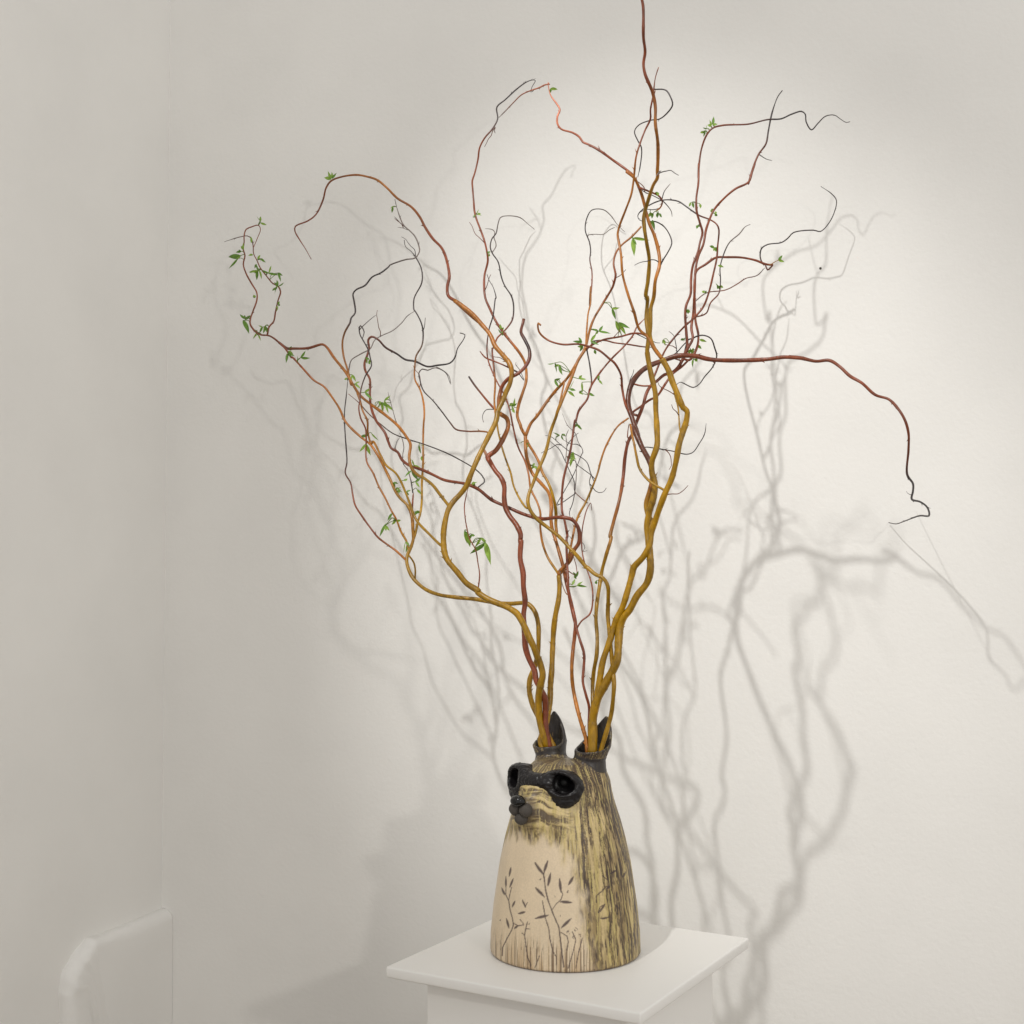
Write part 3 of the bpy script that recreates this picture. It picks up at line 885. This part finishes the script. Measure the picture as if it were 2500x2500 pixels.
('r2c','r2','RRRRR',5,3,(.3,),[(1409,1533),(1420,1516),(1440,1499),(1447,1469),(1445,1429),(1436,1399),(1430,1383),(1423,1357),(1420,1329),(1421,1298),(1425,1272),(1433,1243),(1442,1228),(1445,1246)]),
('r2d','r2','OGD',3,2,(.38,),[(1384,1451),(1378,1441),(1371,1419),(1366,1388)]),
('r3','-','YYYYYYYYYYOO',12,8,(.416,.42,.42,.38,.33,),[(1468,1829),(1480,1789),(1492,1745),(1497,1705),(1499,1671),(1497,1637),(1492,1587),(1487,1536),(1484,1503),(1485,1462),(1484,1432),(1473,1412),(1453,1402),(1433,1385),(1433,1386),(1407,1355),(1392,1339),(1366,1311),(1340,1290),(1311,1267),(1296,1248),(1289,1228),(1291,1207),(1301,1181),(1311,1155),(1332,1104),(1345,1052),(1358,1016),(1361,1005),(1380,959),(1398,915),(1411,881),(1429,853)]),
('r3a','r3','YYYYO',6,5,(.26,),[(1287,1241),(1272,1223),(1254,1186),(1247,1155),(1234,1119),(1223,1083),(1216,1052),(1212,1021),(1209,1005),(1207,985)]),
('r3b','r3','OOOORRDDDGG',5,2.5,(.1,.004,),[(1430,853),(1431,829),(1433,798),(1436,765),(1442,739),(1442,700),(1439,746),(1445,693),(1445,662),(1440,634),(1442,613),(1439,591),(1429,563),(1432,535),(1445,513),(1473,512),(1491,526),(1507,548),(1525,566)]),
('r3c','r3','RRRRR',6,5,(.28,),[(1430,853),(1449,840),(1475,829),(1514,822),(1545,814),(1566,815),(1581,822),(1592,827)]),
('r3d','r3c','DRRD',4,4,(.28,),[(1444,835),(1475,831),(1501,837),(1535,841),(1566,846),(1592,848)]),
('r3e','r3','OOO',6,4,(.3,),[(1348,1042),(1361,1005),(1372,959),(1380,925)]),
('r4','-','YYYYYORRRR',11,8,(.416,.37,.31,.27,),[(1453,1826),(1450,1772),(1448,1738),(1447,1698),(1447,1671),(1450,1637),(1457,1597),(1458,1553),(1455,1513),(1457,1476),(1463,1436),(1470,1392),(1480,1355),(1492,1311),(1490,1311),(1498,1274),(1508,1238),(1516,1202),(1522,1160),(1526,1116),(1534,1078),(1544,1060),(1554,1031),(1570,990),(1578,961),(1588,943),(1604,930),(1622,915),(1640,910),(1655,897),(1668,876)]),
('r4q','r4','RRRRRRRDDD',8,3,(.22,.14,),[(1655,897),(1668,876),(1679,850),(1678,840),(1675,804),(1673,773),(1675,747),(1686,718),(1687,685),(1691,651),(1704,615),(1709,592),(1715,568),(1709,545),(1701,516),(1700,485),(1705,447),(1706,400),(1705,435),(1707,399),(1713,362),(1725,330),(1740,313),(1765,306),(1827,303),(1874,292),(1907,290),(1932,279),(1957,272),(1966,279),(1968,297),(1981,317),(1997,301),(2015,284),(2037,281),(2051,290),(2066,299),(2075,297)]),
('r4r','r4','RRRRRRRDD',8,4,(.24,.16,),[(1660,892),(1676,855),(1691,827),(1688,801),(1693,762),(1696,711),(1698,659),(1705,625),(1717,597),(1724,560),(1735,529),(1742,514),(1761,491),(1794,462),(1828,444),(1836,421),(1843,400),(1827,449),(1836,417),(1852,377),(1870,351),(1876,319),(1885,275),(1899,236),(1910,221)]),
('r4s','r4','RRRRRRR',7,6,(.21,.13,.07,),[(1683,879),(1701,850),(1705,819),(1698,783),(1696,736),(1695,698),(1701,661),(1722,646),(1748,629),(1773,628),(1812,629),(1846,636),(1869,645),(1887,647)]),
('r4t','r4s','RDDDDDD',4,2.5,(.06,),[(1887,647),(1874,659),(1869,648),(1861,641),(1856,628),(1859,607),(1874,597),(1908,592),(1924,581),(1937,568),(1986,562),(2003,565),(2022,547),(2037,518),(2042,489),(2030,473),(2004,455)]),
('r4u','r4s','RRRRRDDDD',6,3,(.2,.15,),[(1698,773),(1717,749),(1730,716),(1742,667),(1750,630),(1752,602),(1755,560),(1750,548),(1735,537),(1709,527),(1696,519),(1675,504),(1657,492),(1636,488),(1616,489),(1595,496),(1566,514),(1557,527),(1561,537),(1574,541)]),
('r4v','r4s','RRDDGG',4,3,(.12,),[(1701,773),(1724,765),(1735,739),(1755,716),(1759,685),(1758,654),(1766,623),(1781,592),(1805,571),(1820,553),(1832,548)]),
('r4w','r4s','GRRD',3.5,2.5,(.08,),[(1698,735),(1719,718),(1732,713),(1771,708),(1802,692),(1820,680),(1849,672),(1867,654)]),
('r4x','r4','RRRR',6,5,(.24,),[(1593,933),(1604,902),(1624,855),(1655,814),(1681,788),(1702,772)]),
('r4y','r4','DDDDDD',4.5,3,(.2,),[(1681,829),(1689,827),(1704,820),(1720,819),(1736,827),(1745,850),(1750,868),(1747,881),(1738,899),(1720,920),(1707,938),(1692,946),(1679,941),(1660,933),(1650,941)]),
('r4z','r4','RR',7,6,(.27,),[(1544,1009),(1565,992),(1585,977),(1604,967),(1622,941),(1640,915),(1666,894),(1681,879)]),
('r4n','r4','RDD',4,3,(.25,),[(1640,871),(1653,860),(1666,845),(1679,832)]),
('r5','-','YYYYYYYYYYY',24,13,(.416,.42,.42,.42,.42,),[(1447,1829),(1447,1789),(1448,1752),(1457,1711),(1473,1678),(1494,1641),(1507,1610),(1510,1570),(1514,1530),(1522,1506),(1537,1489),(1555,1455),(1580,1422),(1588,1388),(1586,1347),(1582,1311),(1580,1285),(1586,1248),(1596,1212),(1599,1181),(1592,1155),(1591,1137),(1593,1122),(1604,1088),(1604,1049),(1601,998),(1600,961),(1591,920),(1585,892),(1580,860)]),
('r5m','r5','YYYYYOORRR',11,7,(.44,.52,.60,.64,),[(1585,892),(1580,860),(1583,829),(1578,778),(1580,726),(1577,723),(1582,685),(1585,633),(1579,594),(1573,555),(1572,529),(1582,491),(1595,452),(1605,434),(1605,416),(1606,399),(1606,348),(1600,301),(1600,261),(1593,225),(1575,181),(1571,156),(1575,127),(1571,91),(1571,36),(1570,14),(1566,-7)]),
('r5a','r5','YYYYYYY',17,15,(.42,.45,.47,),[(1460,1698),(1465,1654),(1473,1610),(1487,1570),(1504,1516),(1521,1479),(1534,1436),(1544,1399),(1547,1386),(1570,1360),(1586,1331),(1591,1300),(1599,1274),(1611,1238),(1624,1204),(1640,1168),(1650,1129),(1658,1085),(1668,1052),(1676,1026),(1677,1003),(1668,995),(1655,964),(1642,933),(1632,904),(1616,876)]),
('r5p','r5a','YYYOOOORRPPP',12,4,(.48,.50,.50,),[(1632,904),(1616,876),(1596,848),(1587,822),(1588,798),(1589,752),(1596,726),(1600,685),(1610,648),(1609,620),(1598,576),(1585,545),(1577,516),(1569,483),(1561,460),(1548,434),(1528,418),(1544,426),(1529,414),(1498,392),(1463,367),(1435,352),(1423,347),(1415,335),(1398,324),(1370,315),(1361,302),(1361,284),(1367,268),(1358,252),(1345,234),(1339,212),(1338,201),(1342,207)]),
('r5t','r5p','PRG',4,2.5,(.47,),[(1339,206),(1331,207),(1317,214),(1299,220),(1274,231),(1252,252),(1234,271),(1218,287)]),
('r5o','r5a','OOOOOORRR',9,4,(.49,.52,.55,),[(1596,848),(1583,824),(1561,804),(1548,762),(1533,718),(1520,669),(1516,620),(1511,592),(1508,573),(1512,553),(1528,511),(1541,475),(1547,439),(1553,383),(1563,349),(1575,318),(1588,290),(1588,268),(1594,237),(1600,190),(1608,164)]),
('r5b','r5','YYOBBBBBBR',15,13,(.40,.33,.28,),[(1580,1298),(1591,1280),(1582,1254),(1579,1228),(1588,1197),(1593,1176),(1591,1145),(1586,1127),(1567,1091),(1547,1044),(1557,1065),(1544,1023),(1534,990),(1535,961),(1544,933),(1565,907),(1588,892),(1616,881),(1645,871)]),
('r5c','r5b','BRRRRRRRDDD',13,4,(.275,.28,.30,.34,.25,.004,),[(1616,881),(1645,871),(1668,868),(1702,870),(1725,876),(1748,879),(1811,880),(1875,877),(1914,872),(1961,875),(1927,871),(1959,875),(1992,882),(2025,880),(2050,895),(2075,918),(2104,935),(2137,964),(2170,975),(2191,996),(2209,1025),(2218,1058),(2218,1098),(2215,1159),(2229,1181),(2229,1199),(2226,1219),(2246,1225),(2264,1239),(2268,1259),(2246,1259),(2209,1272),(2188,1279),(2170,1276)]),
('r5d','r5b','RRRRRO',7,5,(.36,.38,),[(1539,1011),(1528,990),(1519,948),(1516,915),(1500,886),(1488,876),(1462,855),(1434,845),(1411,840),(1374,841),(1341,832),(1320,816),(1314,804),(1314,789),(1320,794)]),
('r5e','r5a','YYO',8,6,(.4,),[(1624,1198),(1585,1174),(1562,1145),(1554,1114),(1548,1083),(1543,1060),(1539,1036)]),
('r5f','r5b','DDDD',3.5,2.5,(.3,),[(1575,1092),(1604,1095),(1645,1102),(1676,1109),(1692,1104),(1707,1083),(1720,1060),(1724,1034)]),
('r5g','r5b','RR',5,5,(.37,),[(1545,936),(1567,942),(1589,942)]),
('r5h','r5a','YY',5,4,(.4,),[(1662,1055),(1655,992),(1646,959),(1644,941)]),
('r5i','r5o','DDDDDDD',4,3,(.5,),[(1598,218),(1625,220),(1637,237),(1642,256),(1625,280),(1609,291),(1591,293),(1560,305),(1549,321),(1557,343),(1566,361),(1563,405),(1557,433)]),
('r5j','r5p','RRRO',6,4,(.47,),[(1558,457),(1584,467),(1609,479),(1617,492),(1612,507),(1600,516)]),
('r5k','r5p','DDDD',4,3,(.46,),[(1611,651),(1618,636),(1631,615),(1640,594),(1636,576),(1621,553),(1600,541),(1582,541)]),
('r5l','r5j','DG',3,2,(.45,),[(1616,487),(1622,467),(1637,448)]),
('r5n','r5j','DG',3,2,(.45,),[(1617,489),(1631,504),(1639,516),(1641,529)]),
('s2o','s2b','DGG',3,2,(.12,),[(980,1054),(969,1035),(961,1009),(954,983),(947,957)]),
('s1m','s1k','DGGG',3.5,2,(.2,),[(1008,1203),(1002,1169),(995,1146),(985,1133),(983,1112),(986,1092),(980,1066),(975,1057)]),
('s4k','s4a','DD',3,2,(.18,),[(964,1094),(970,1076),(976,1068)]),
('s1n','s1c','DGGGG',3.5,2.5,(.05,),[(849,929),(853,895),(858,879),(881,864),(904,851),(915,830),(933,819),(959,807),(980,789),(995,771),(1012,760)]),
('r4a2','r4r','DD',3,2,(.12,),[(1856,379),(1870,388),(1885,392)]),
('r4b2','r4s','OY',2.5,2,(.05,),[(1878,647),(1896,637),(1907,633)]),
('r5c2','r5c','DD',2.5,1.5,(.03,),[(2227,1209),(2217,1205),(2212,1199)]),
('r4c2','r4n','DDG',3,2,(.2,),[(1653,862),(1650,840),(1644,818),(1633,809)]),
('r4d2','r4','RRD',4,2.5,(.3,),[(1541,1062),(1533,1070),(1533,1052),(1536,1034)]),
('r3f','r3b','GG',2.5,2,(.02,),[(1440,594),(1435,575),(1451,572),(1473,572),(1488,561),(1501,555)]),
('r5q','r5j','DDD',3,2,(.44,),[(1616,489),(1595,478),(1574,469),(1564,462)]),
('r5r','r5j','DDD',3,2,(.46,),[(1618,491),(1613,506),(1595,512),(1577,511),(1564,518)]),
('r5s','r5m','RD',4,2.5,(.6,),[(1604,429),(1609,420),(1614,417)]),
('r4e2','r4u','DD',3,2,(.14,),[(1639,488),(1637,483)]),
('s4l','s4f','GGG',2.5,2,(.22,),[(1381,1124),(1384,1085),(1382,1065),(1388,1049)]),
('s4m','s4h','GG',2.5,2,(.24,),[(1443,1160),(1439,1176),(1442,1197),(1438,1223)]),
('s4n','s4d','RRG',3.5,2,(.28,),[(1407,1404),(1407,1383),(1401,1362),(1397,1347)]),
('r2e','r2c','GG',2,1.5,(.3,),[(1423,1326),(1428,1336),(1423,1347),(1434,1344)]),
('r1d','r1a','RG',3,2,(.13,),[(1209,311),(1207,319),(1209,325)]),
('s2p','s2l','GGG',3,2,(.05,),[(1202,616),(1211,601),(1210,591),(1206,581),(1208,568),(1203,561),(1195,559),(1185,558)]),
('s2q','s2i','GG',2.5,1.8,(.12,),[(1065,896),(1083,905),(1096,918),(1101,939)]),
]
BARK = {'Y': srgb(148, 110, 2), 'O': srgb(158, 98, 30), 'R': srgb(122, 60, 32), 'B': srgb(88, 44, 22), 'D': srgb(48, 36, 36), 'G': srgb(112, 100, 94), 'P': srgb(186, 112, 84)}  # D: dark bark, with some backlit shade kept in the colour
LABELS = {
    's1': 'olive yellow willow branch bending sharply left then rising to the leafy curled tip',
    's2': 'thick olive willow branch from the left ear arching up to a drooping red tip',
    's3': 'red brown willow branch rising steeply from the left ear to a bare cut stub',
    's4': 'straight olive willow branch from the left ear with a long red crossing side shoot',
    'r1': 'thin orange willow branch from the right ear forking into two tall shoots',
    'r2': 'thin dark red willow branch rising straight between the two ears\' bundles',
    'r3': 'olive willow branch from the right ear looping back towards the left bundle',
    'r4': 'slender willow branch turning red where it splits into a dense upright cluster',
    'r5': 'thickest olive willow stem, forking into the tallest shoots and the long horizontal red arm',
}
traced = {}
allpx, allw, allname = [], [], []
BR = {}
rs = np.random.RandomState(11)
for name, par, cols, d0, d1, ws, pts in CURVES:
    P2 = [np.array(p, float) for p in pts]
    if par == '-':
        k = 0 if name[0] == 's' else 1
        ex, ey = EAR[k]
        wl = list(ws)
        BR[name] = None
    else:
        pp, pw = traced[par]
        dd = np.hypot(*(pp - P2[0]).T)
        i = int(dd.argmin())
        wl = [pw[i]] + list(ws)
        if dd[i] > 3:
            P2 = [pp[i]] + P2
    px = catmull(P2, 5.0)
    L_ = np.r_[0, np.cumsum(np.hypot(*np.diff(px, axis=0).T))]
    t = L_ / L_[-1]
    w = np.interp(t, np.linspace(0, 1, len(wl)), wl)
    if len(wl) > 2:                                     # soften the corners of the depth curve
        ker = np.hanning(2 * (len(w) // (2 * len(wl))) + 3)
        pad = len(ker) // 2
        wp = np.r_[np.full(pad, w[0]) + (w[0] - w[min(pad, len(w) - 1)]) * 0, w, np.full(pad, w[-1])]
        ws_ = np.convolve(wp, ker / ker.sum(), 'same')[pad:pad + len(w)]
        fade = np.clip(np.minimum(t, 1 - t) * 6, 0, 1)
        w = w * (1 - fade) + ws_ * fade
    # willow curls out of the picture plane as well
    wave = 0.007 * np.sin(L_ / 46 + rs.uniform(0, 6)) + 0.004 * np.sin(L_ / 21 + rs.uniform(0, 6))
    wave *= np.clip(t * 6, 0, 1) * np.clip((1 - t) * 6, 0, 1)
    if d0 > 13:
        wave *= 0.5
    w = np.maximum(w + wave, 0.003)
    traced[name] = (px, w)
    C = np.array([at(p[0], p[1], ww) for p, ww in zip(px, w)])
    if par == '-':                                      # the hidden foot of the stem inside the ear
        c, s = math.cos(VASE_YAW), math.sin(VASE_YAW)
        foot = np.array([VX + ex * c - ey * s, VY + ex * s + ey * c, PLINTH_Z + 0.238])
        dirv = C[0] - foot
        foot = foot + np.array([dirv[0] * 0.25, dirv[1] * 0.25, 0.004])
        nfoot = max(2, int(np.linalg.norm(C[0] - foot) / 0.005))
        ex_ = foot + (C[0] - foot) * np.linspace(0, 1, nfoot, endpoint=False)[:, None]
        C = np.vstack([ex_, C])
        t = np.r_[np.zeros(nfoot), t]
    dist = np.linalg.norm(C - CAM, axis=1)
    dia = d0 + (d1 - d0) * t ** 0.85
    rad = 0.5 * dia / FPX * dist * (0.95 if d0 > 9 else 0.90)
    kk = np.arange(len(C))
    rad = rad * (1 + 0.05 * np.sin(kk * 0.55 + rs.uniform(0, 6)) + 0.04 * np.sin(kk * 0.21 + rs.uniform(0, 6)))
    node = rs.rand(len(C)) < 0.075
    rad[node] *= 1.06
    if par != '-' and d1 < 4.5:
        rad *= np.clip((1 - t) * 14, 0.6, 1)
    buds = [(i, rs.uniform(0, 6.28), rs.uniform(0.002, 0.0055)) for i in np.where(node)[0] if 2 < i < len(C) - 2]
    nseg = 12 if d0 > 9 else 8 if d0 > 4.5 else 6
    root = BR.get(name) or None
    if par == '-':
        root = thing('willow_branch', LABELS[name], 'branch', tuple(C[0]), 0, 'curly willow branches in the animal vase')
        BR[name] = root
        top = name
    else:
        top = name[:2]
        root = BR[top]
    base = np.array(root.location)
    V, F, ci = tube(C - base, rad, nseg, True, buds)
    me = mesh_from('stem' if par == '-' else 'twig', V, F)
    pal = np.array([BARK[ch] for ch in cols])
    ct = np.stack([np.interp(t, np.linspace(0, 1, len(pal)), pal[:, q]) for q in range(3)], 1)
    ct *= (0.86 + 0.26 * rs.rand()) * (1 + 0.14 * np.sin(kk * 0.13 + rs.uniform(0, 6)) + 0.10 * np.sin(kk * 0.41 + rs.uniform(0, 6)))[:, None]
    ct[node] *= 0.86
    cv = ct[np.array(ci)]
    a_ = me.color_attributes.new('tint', 'FLOAT_COLOR', 'POINT')
    a_.data.foreach_set('color', np.c_[np.clip(cv, 0, 1), np.ones(len(cv))].astype(np.float32).ravel())
    link('stem' if par == '-' else 'twig', me, M_BARK, root)
    allpx.append(px)
    allw.append(w)
    allname += [top] * len(px)
# hair-thin side shoots from the upper twigs
fr = np.random.RandomState(77)
for k in range(34):
    src = list(traced)[fr.randint(len(traced))]
    if len(src) < 3 or src in ('s1h', 's3b', 'r5g'):
        continue
    px, w = traced[src]
    i = int(fr.uniform(0.25, 0.9) * (len(px) - 1))
    p0, tan_ = px[i], px[min(i + 2, len(px) - 1)] - px[max(i - 2, 0)]
    if p0[1] > 1250:
        continue
    a = math.atan2(tan_[1], tan_[0]) + fr.choice((-1, 1)) * fr.uniform(0.4, 1.0)
    pts, p = [p0.copy()], p0.copy()
    bendk = fr.uniform(-0.35, 0.35)
    for _ in range(fr.randint(3, 7)):
        p = p + 11 * np.array([math.cos(a), math.sin(a)])
        a += bendk + fr.uniform(-0.5, 0.5)
        pts.append(p.copy())
    q = catmull(pts, 4.0)
    ww = np.maximum(0.004, w[i] + np.linspace(0, fr.uniform(-0.03, 0.03), len(q)))
    root = BR[src[:2]]
    C = np.array([at(b[0], b[1], e) for b, e in zip(q, ww)])
    rad = np.linspace(0.00085, 0.00045, len(C))
    V, F, ci = tube(C - np.array(root.location), rad, 5)
    me = mesh_from('twig', V, F)
    a_ = me.color_attributes.new('tint', 'FLOAT_COLOR', 'POINT')
    cc = BARK['R'] * 0.7 if fr.rand() < 0.5 else BARK['D']
    a_.data.foreach_set('color', np.tile(np.r_[cc, 1], len(V)).astype(np.float32))
    link('twig', me, M_BARK, root)
ALLPX = np.vstack(allpx)
ALLW = np.concatenate(allw)

# ---------------------------------------------------------------- young leaves: base and tip pixels
LEAVES = [
(593,610,594,594),(589,614,577,616),(588,624,560,627),(580,632,560,654),(614,593,612,578),(618,622,607,624),(629,633,635,623),(637,631,648,640),
(627,645,622,655),(632,661,610,664),(629,660,627,682),(633,660,638,680),(640,660,657,667),(655,667,679,671),(679,666,685,686),(679,698,670,690),
(679,699,692,690),(677,702,671,716),(679,743,682,736),(677,747,675,760),(624,726,619,720),(635,539,627,528),(636,544,650,549),(611,770,598,781),
(594,782,607,812),(596,778,586,768),(624,805,631,820),(627,811,618,826),(631,818,636,832),(641,798,634,812),(648,795,654,814),(649,802,643,813),
(704,857,710,874),(703,862,699,884),(728,886,727,870),(734,873,755,874),(706,852,712,846),(849,924,841,926),(860,915,868,930),(867,937,880,949),
(891,957,908,975),(892,873,896,887),(900,882,905,889),(932,982,935,1004),(938,979,952,967),(941,984,960,1002),(925,980,932,987),(907,1058,923,1074),
(898,1063,881,1066),(893,1084,904,1110),(1023,1086,1027,1106),(1007,1124,1014,1139),(1009,1136,1029,1144),(1029,1114,1032,1126),(1005,1149,1021,1171),(965,1198,978,1190),
(974,1193,983,1202),(986,1174,994,1169),(960,1178,964,1191),(991,1202,1002,1197),(1014,1176,1024,1189),(1018,1195,1029,1207),(1152,1182,1165,1177),(958,1253,947,1270),
(968,1269,957,1280),(970,1272,978,1270),(945,1278,928,1308),(941,1283,950,1295),(990,1323,986,1347),(996,1327,991,1348),(1018,1247,1012,1259),(1017,1249,1025,1251),
(1142,1304,1147,1333),(1134,1296,1140,1325),(1152,1305,1146,1317),(1174,1313,1161,1333),(1185,1325,1197,1374),(1174,1314,1186,1326),(1366,1062,1351,1056),(1371,1062,1380,1060),
(1371,1063,1377,1075),(1409,1036,1419,1049),(1399,1103,1401,1120),(1398,1116,1392,1138),(1303,1137,1312,1146),(1273,1080,1264,1083),(1294,1085,1287,1094),(1407,1409,1412,1395),
(1407,1409,1401,1409),(1397,1428,1404,1414),(1409,1430,1432,1433),(1455,1418,1457,1426),(1251,999,1256,1008),(1224,804,1221,792),(1226,811,1237,818),(1225,814,1216,804),
(1354,886,1359,908),(1366,891,1373,914),(1354,927,1364,945),(1421,933,1422,958),(1414,925,1430,926),(1387,955,1402,968),(1414,958,1423,964),(1392,950,1402,929),
(1439,960,1451,966),(1459,925,1463,917),(1462,928,1471,939),(1442,833,1455,816),(1460,809,1449,804),(1462,809,1489,814),(1421,835,1400,833),(1423,844,1416,857),
(1451,854,1455,864),(1511,787,1527,816),(1503,783,1515,812),(1494,753,1503,779),(1249,991,1256,1008),(1244,987,1254,986),(1255,994,1257,973),(1410,1036,1420,1047),
(1397,1106,1403,1120),(1395,1119,1392,1138),(1301,1137,1313,1140),(1159,1178,1151,1182),(1546,581,1548,622),(1544,582,1554,597),(1590,521,1584,530),(1595,521,1592,533),
(1605,519,1605,531),(1608,521,1615,530),(1593,537,1598,561),(1590,539,1591,556),(1605,469,1605,478),(1688,494,1682,504),(1691,494,1694,507),(1709,498,1710,508),
(1737,511,1739,518),(1745,521,1751,527),(1704,550,1701,558),(1745,605,1733,601),(1745,609,1752,613),(1753,648,1766,652),(1755,698,1748,692),(1755,698,1758,708),
(1756,698,1765,702),(1720,715,1714,711),(1720,714,1725,710),(1679,757,1680,766),(1682,757,1685,763),(1900,634,1914,639),(1708,829,1724,834),(1704,842,1712,851),
(1686,852,1682,865),(1692,850,1688,865),(1693,876,1692,896),(1696,878,1703,882),(1670,827,1662,830),(1620,829,1624,843),(808,438,801,419),(810,436,821,423),
(959,505,957,519),(961,505,953,509),(1165,521,1169,511),(1166,524,1175,526),(1160,528,1154,530),(1736,308,1732,293),(1740,305,1742,286),(1726,314,1716,312),
(1722,319,1716,325),(1720,322,1718,333),(1343,217,1360,218),(1190,618,1197,614),(1193,622,1196,625),
]


def leaf_mesh(k):
    rr = random.Random(40 + k)
    V, F = [], []
    n = 9
    bend = rr.uniform(-0.35, 0.35)
    twist = rr.uniform(-0.9, 0.9)
    curl = rr.uniform(-0.25, 0.25)
    for i in range(n):
        t = i / (n - 1)
        wd = 0.5 * (math.sin(math.pi * min(1, t * 1.02 + 0.02) ** 0.8) ** 0.9) + 0.012
        y0 = curl * math.sin(math.pi * t)
        z0 = bend * (t * t - t) * 0.8
        a = twist * t
        for s_ in (-1, 0, 1):
            yy = s_ * wd
            zz = -abs(s_) * wd * -0.35
            V.append((t, y0 * 0.5 + (yy * math.cos(a) - zz * math.sin(a)), z0 + yy * math.sin(a) + zz * math.cos(a)))
    for i in range(n - 1):
        for s_ in range(2):
            F.append((i * 3 + s_, i * 3 + s_ + 1, (i + 1) * 3 + s_ + 1, (i + 1) * 3 + s_))
    m_ = mesh_from('leaf', V, F)
    m_.materials.append(M_LEAF[k % 2])
    return m_


LM = [leaf_mesh(k) for k in range(8)]
rl = random.Random(23)
SPRIG = []
for x0, y0, x1, y1 in LEAVES:
    SPRIG.append((x0, y0, x1, y1))
    for rep_ in range(rl.choice((0, 1, 1))):
        a = math.atan2(y1 - y0, x1 - x0) + rl.choice((-1, 1)) * rl.uniform(0.5, 1.7)
        q = math.hypot(x1 - x0, y1 - y0) * rl.uniform(0.5, 0.95)
        SPRIG.append((x0, y0, x0 + q * math.cos(a), y0 + q * math.sin(a)))
for x0, y0, x1, y1 in SPRIG:
    dd = np.hypot(ALLPX[:, 0] - x0, ALLPX[:, 1] - y0)
    i = int(dd.argmin())
    w = ALLW[i]
    root = BR[allname[i]]
    base = Vector(root.location)
    A = Vector(at(x0, y0, w + 0.002))
    Bp = Vector(at(x1, y1, w + 0.002))
    ln = (Bp - A).length
    Bp = Vector(at(x1, y1, max(0.004, w + rl.uniform(-0.5, 0.5) * ln)))
    d_ = Bp - A
    ln = d_.length
    xa = d_.normalized()
    view = (Vector(CAM) - A).normalized()
    side = Vector((rl.uniform(-1, 1), rl.uniform(-1, 1), rl.uniform(-1, 1)))
    za = view + side * 0.75
    za = (za - xa * za.dot(xa)).normalized()
    ya = za.cross(xa)
    o = link('leaf', LM[rl.randrange(8)], None, root)
    wdt = ln * rl.uniform(0.20, 0.32)
    wdt = max(wdt, 0.0042)
    ln *= 1.1
    o.matrix_local = Matrix.Translation(A - base) @ Matrix((xa * ln, ya * wdt, za * wdt)).transposed().to_4x4()
    if dd[i] > 5:                                        # a fine stalk back to its twig
        S = Vector(at(*ALLPX[i], w))
        mid = (S + A) / 2 + Vector((rl.uniform(-.3, .3), rl.uniform(-.2, .2), rl.uniform(-.1, .4))) * (S - A).length
        C = catmull([S, mid, A], 0.002)
        V, F, ci = tube(C - np.array(base), np.full(len(C), 0.0006), 5)
        me = mesh_from('leaf_stalk', V, F)
        a_ = me.color_attributes.new('tint', 'FLOAT_COLOR', 'POINT')
        a_.data.foreach_set('color', np.tile(np.r_[srgb(96, 118, 40), 1], len(V)).astype(np.float32))
        link('leaf_stalk', me, M_BARK, root)
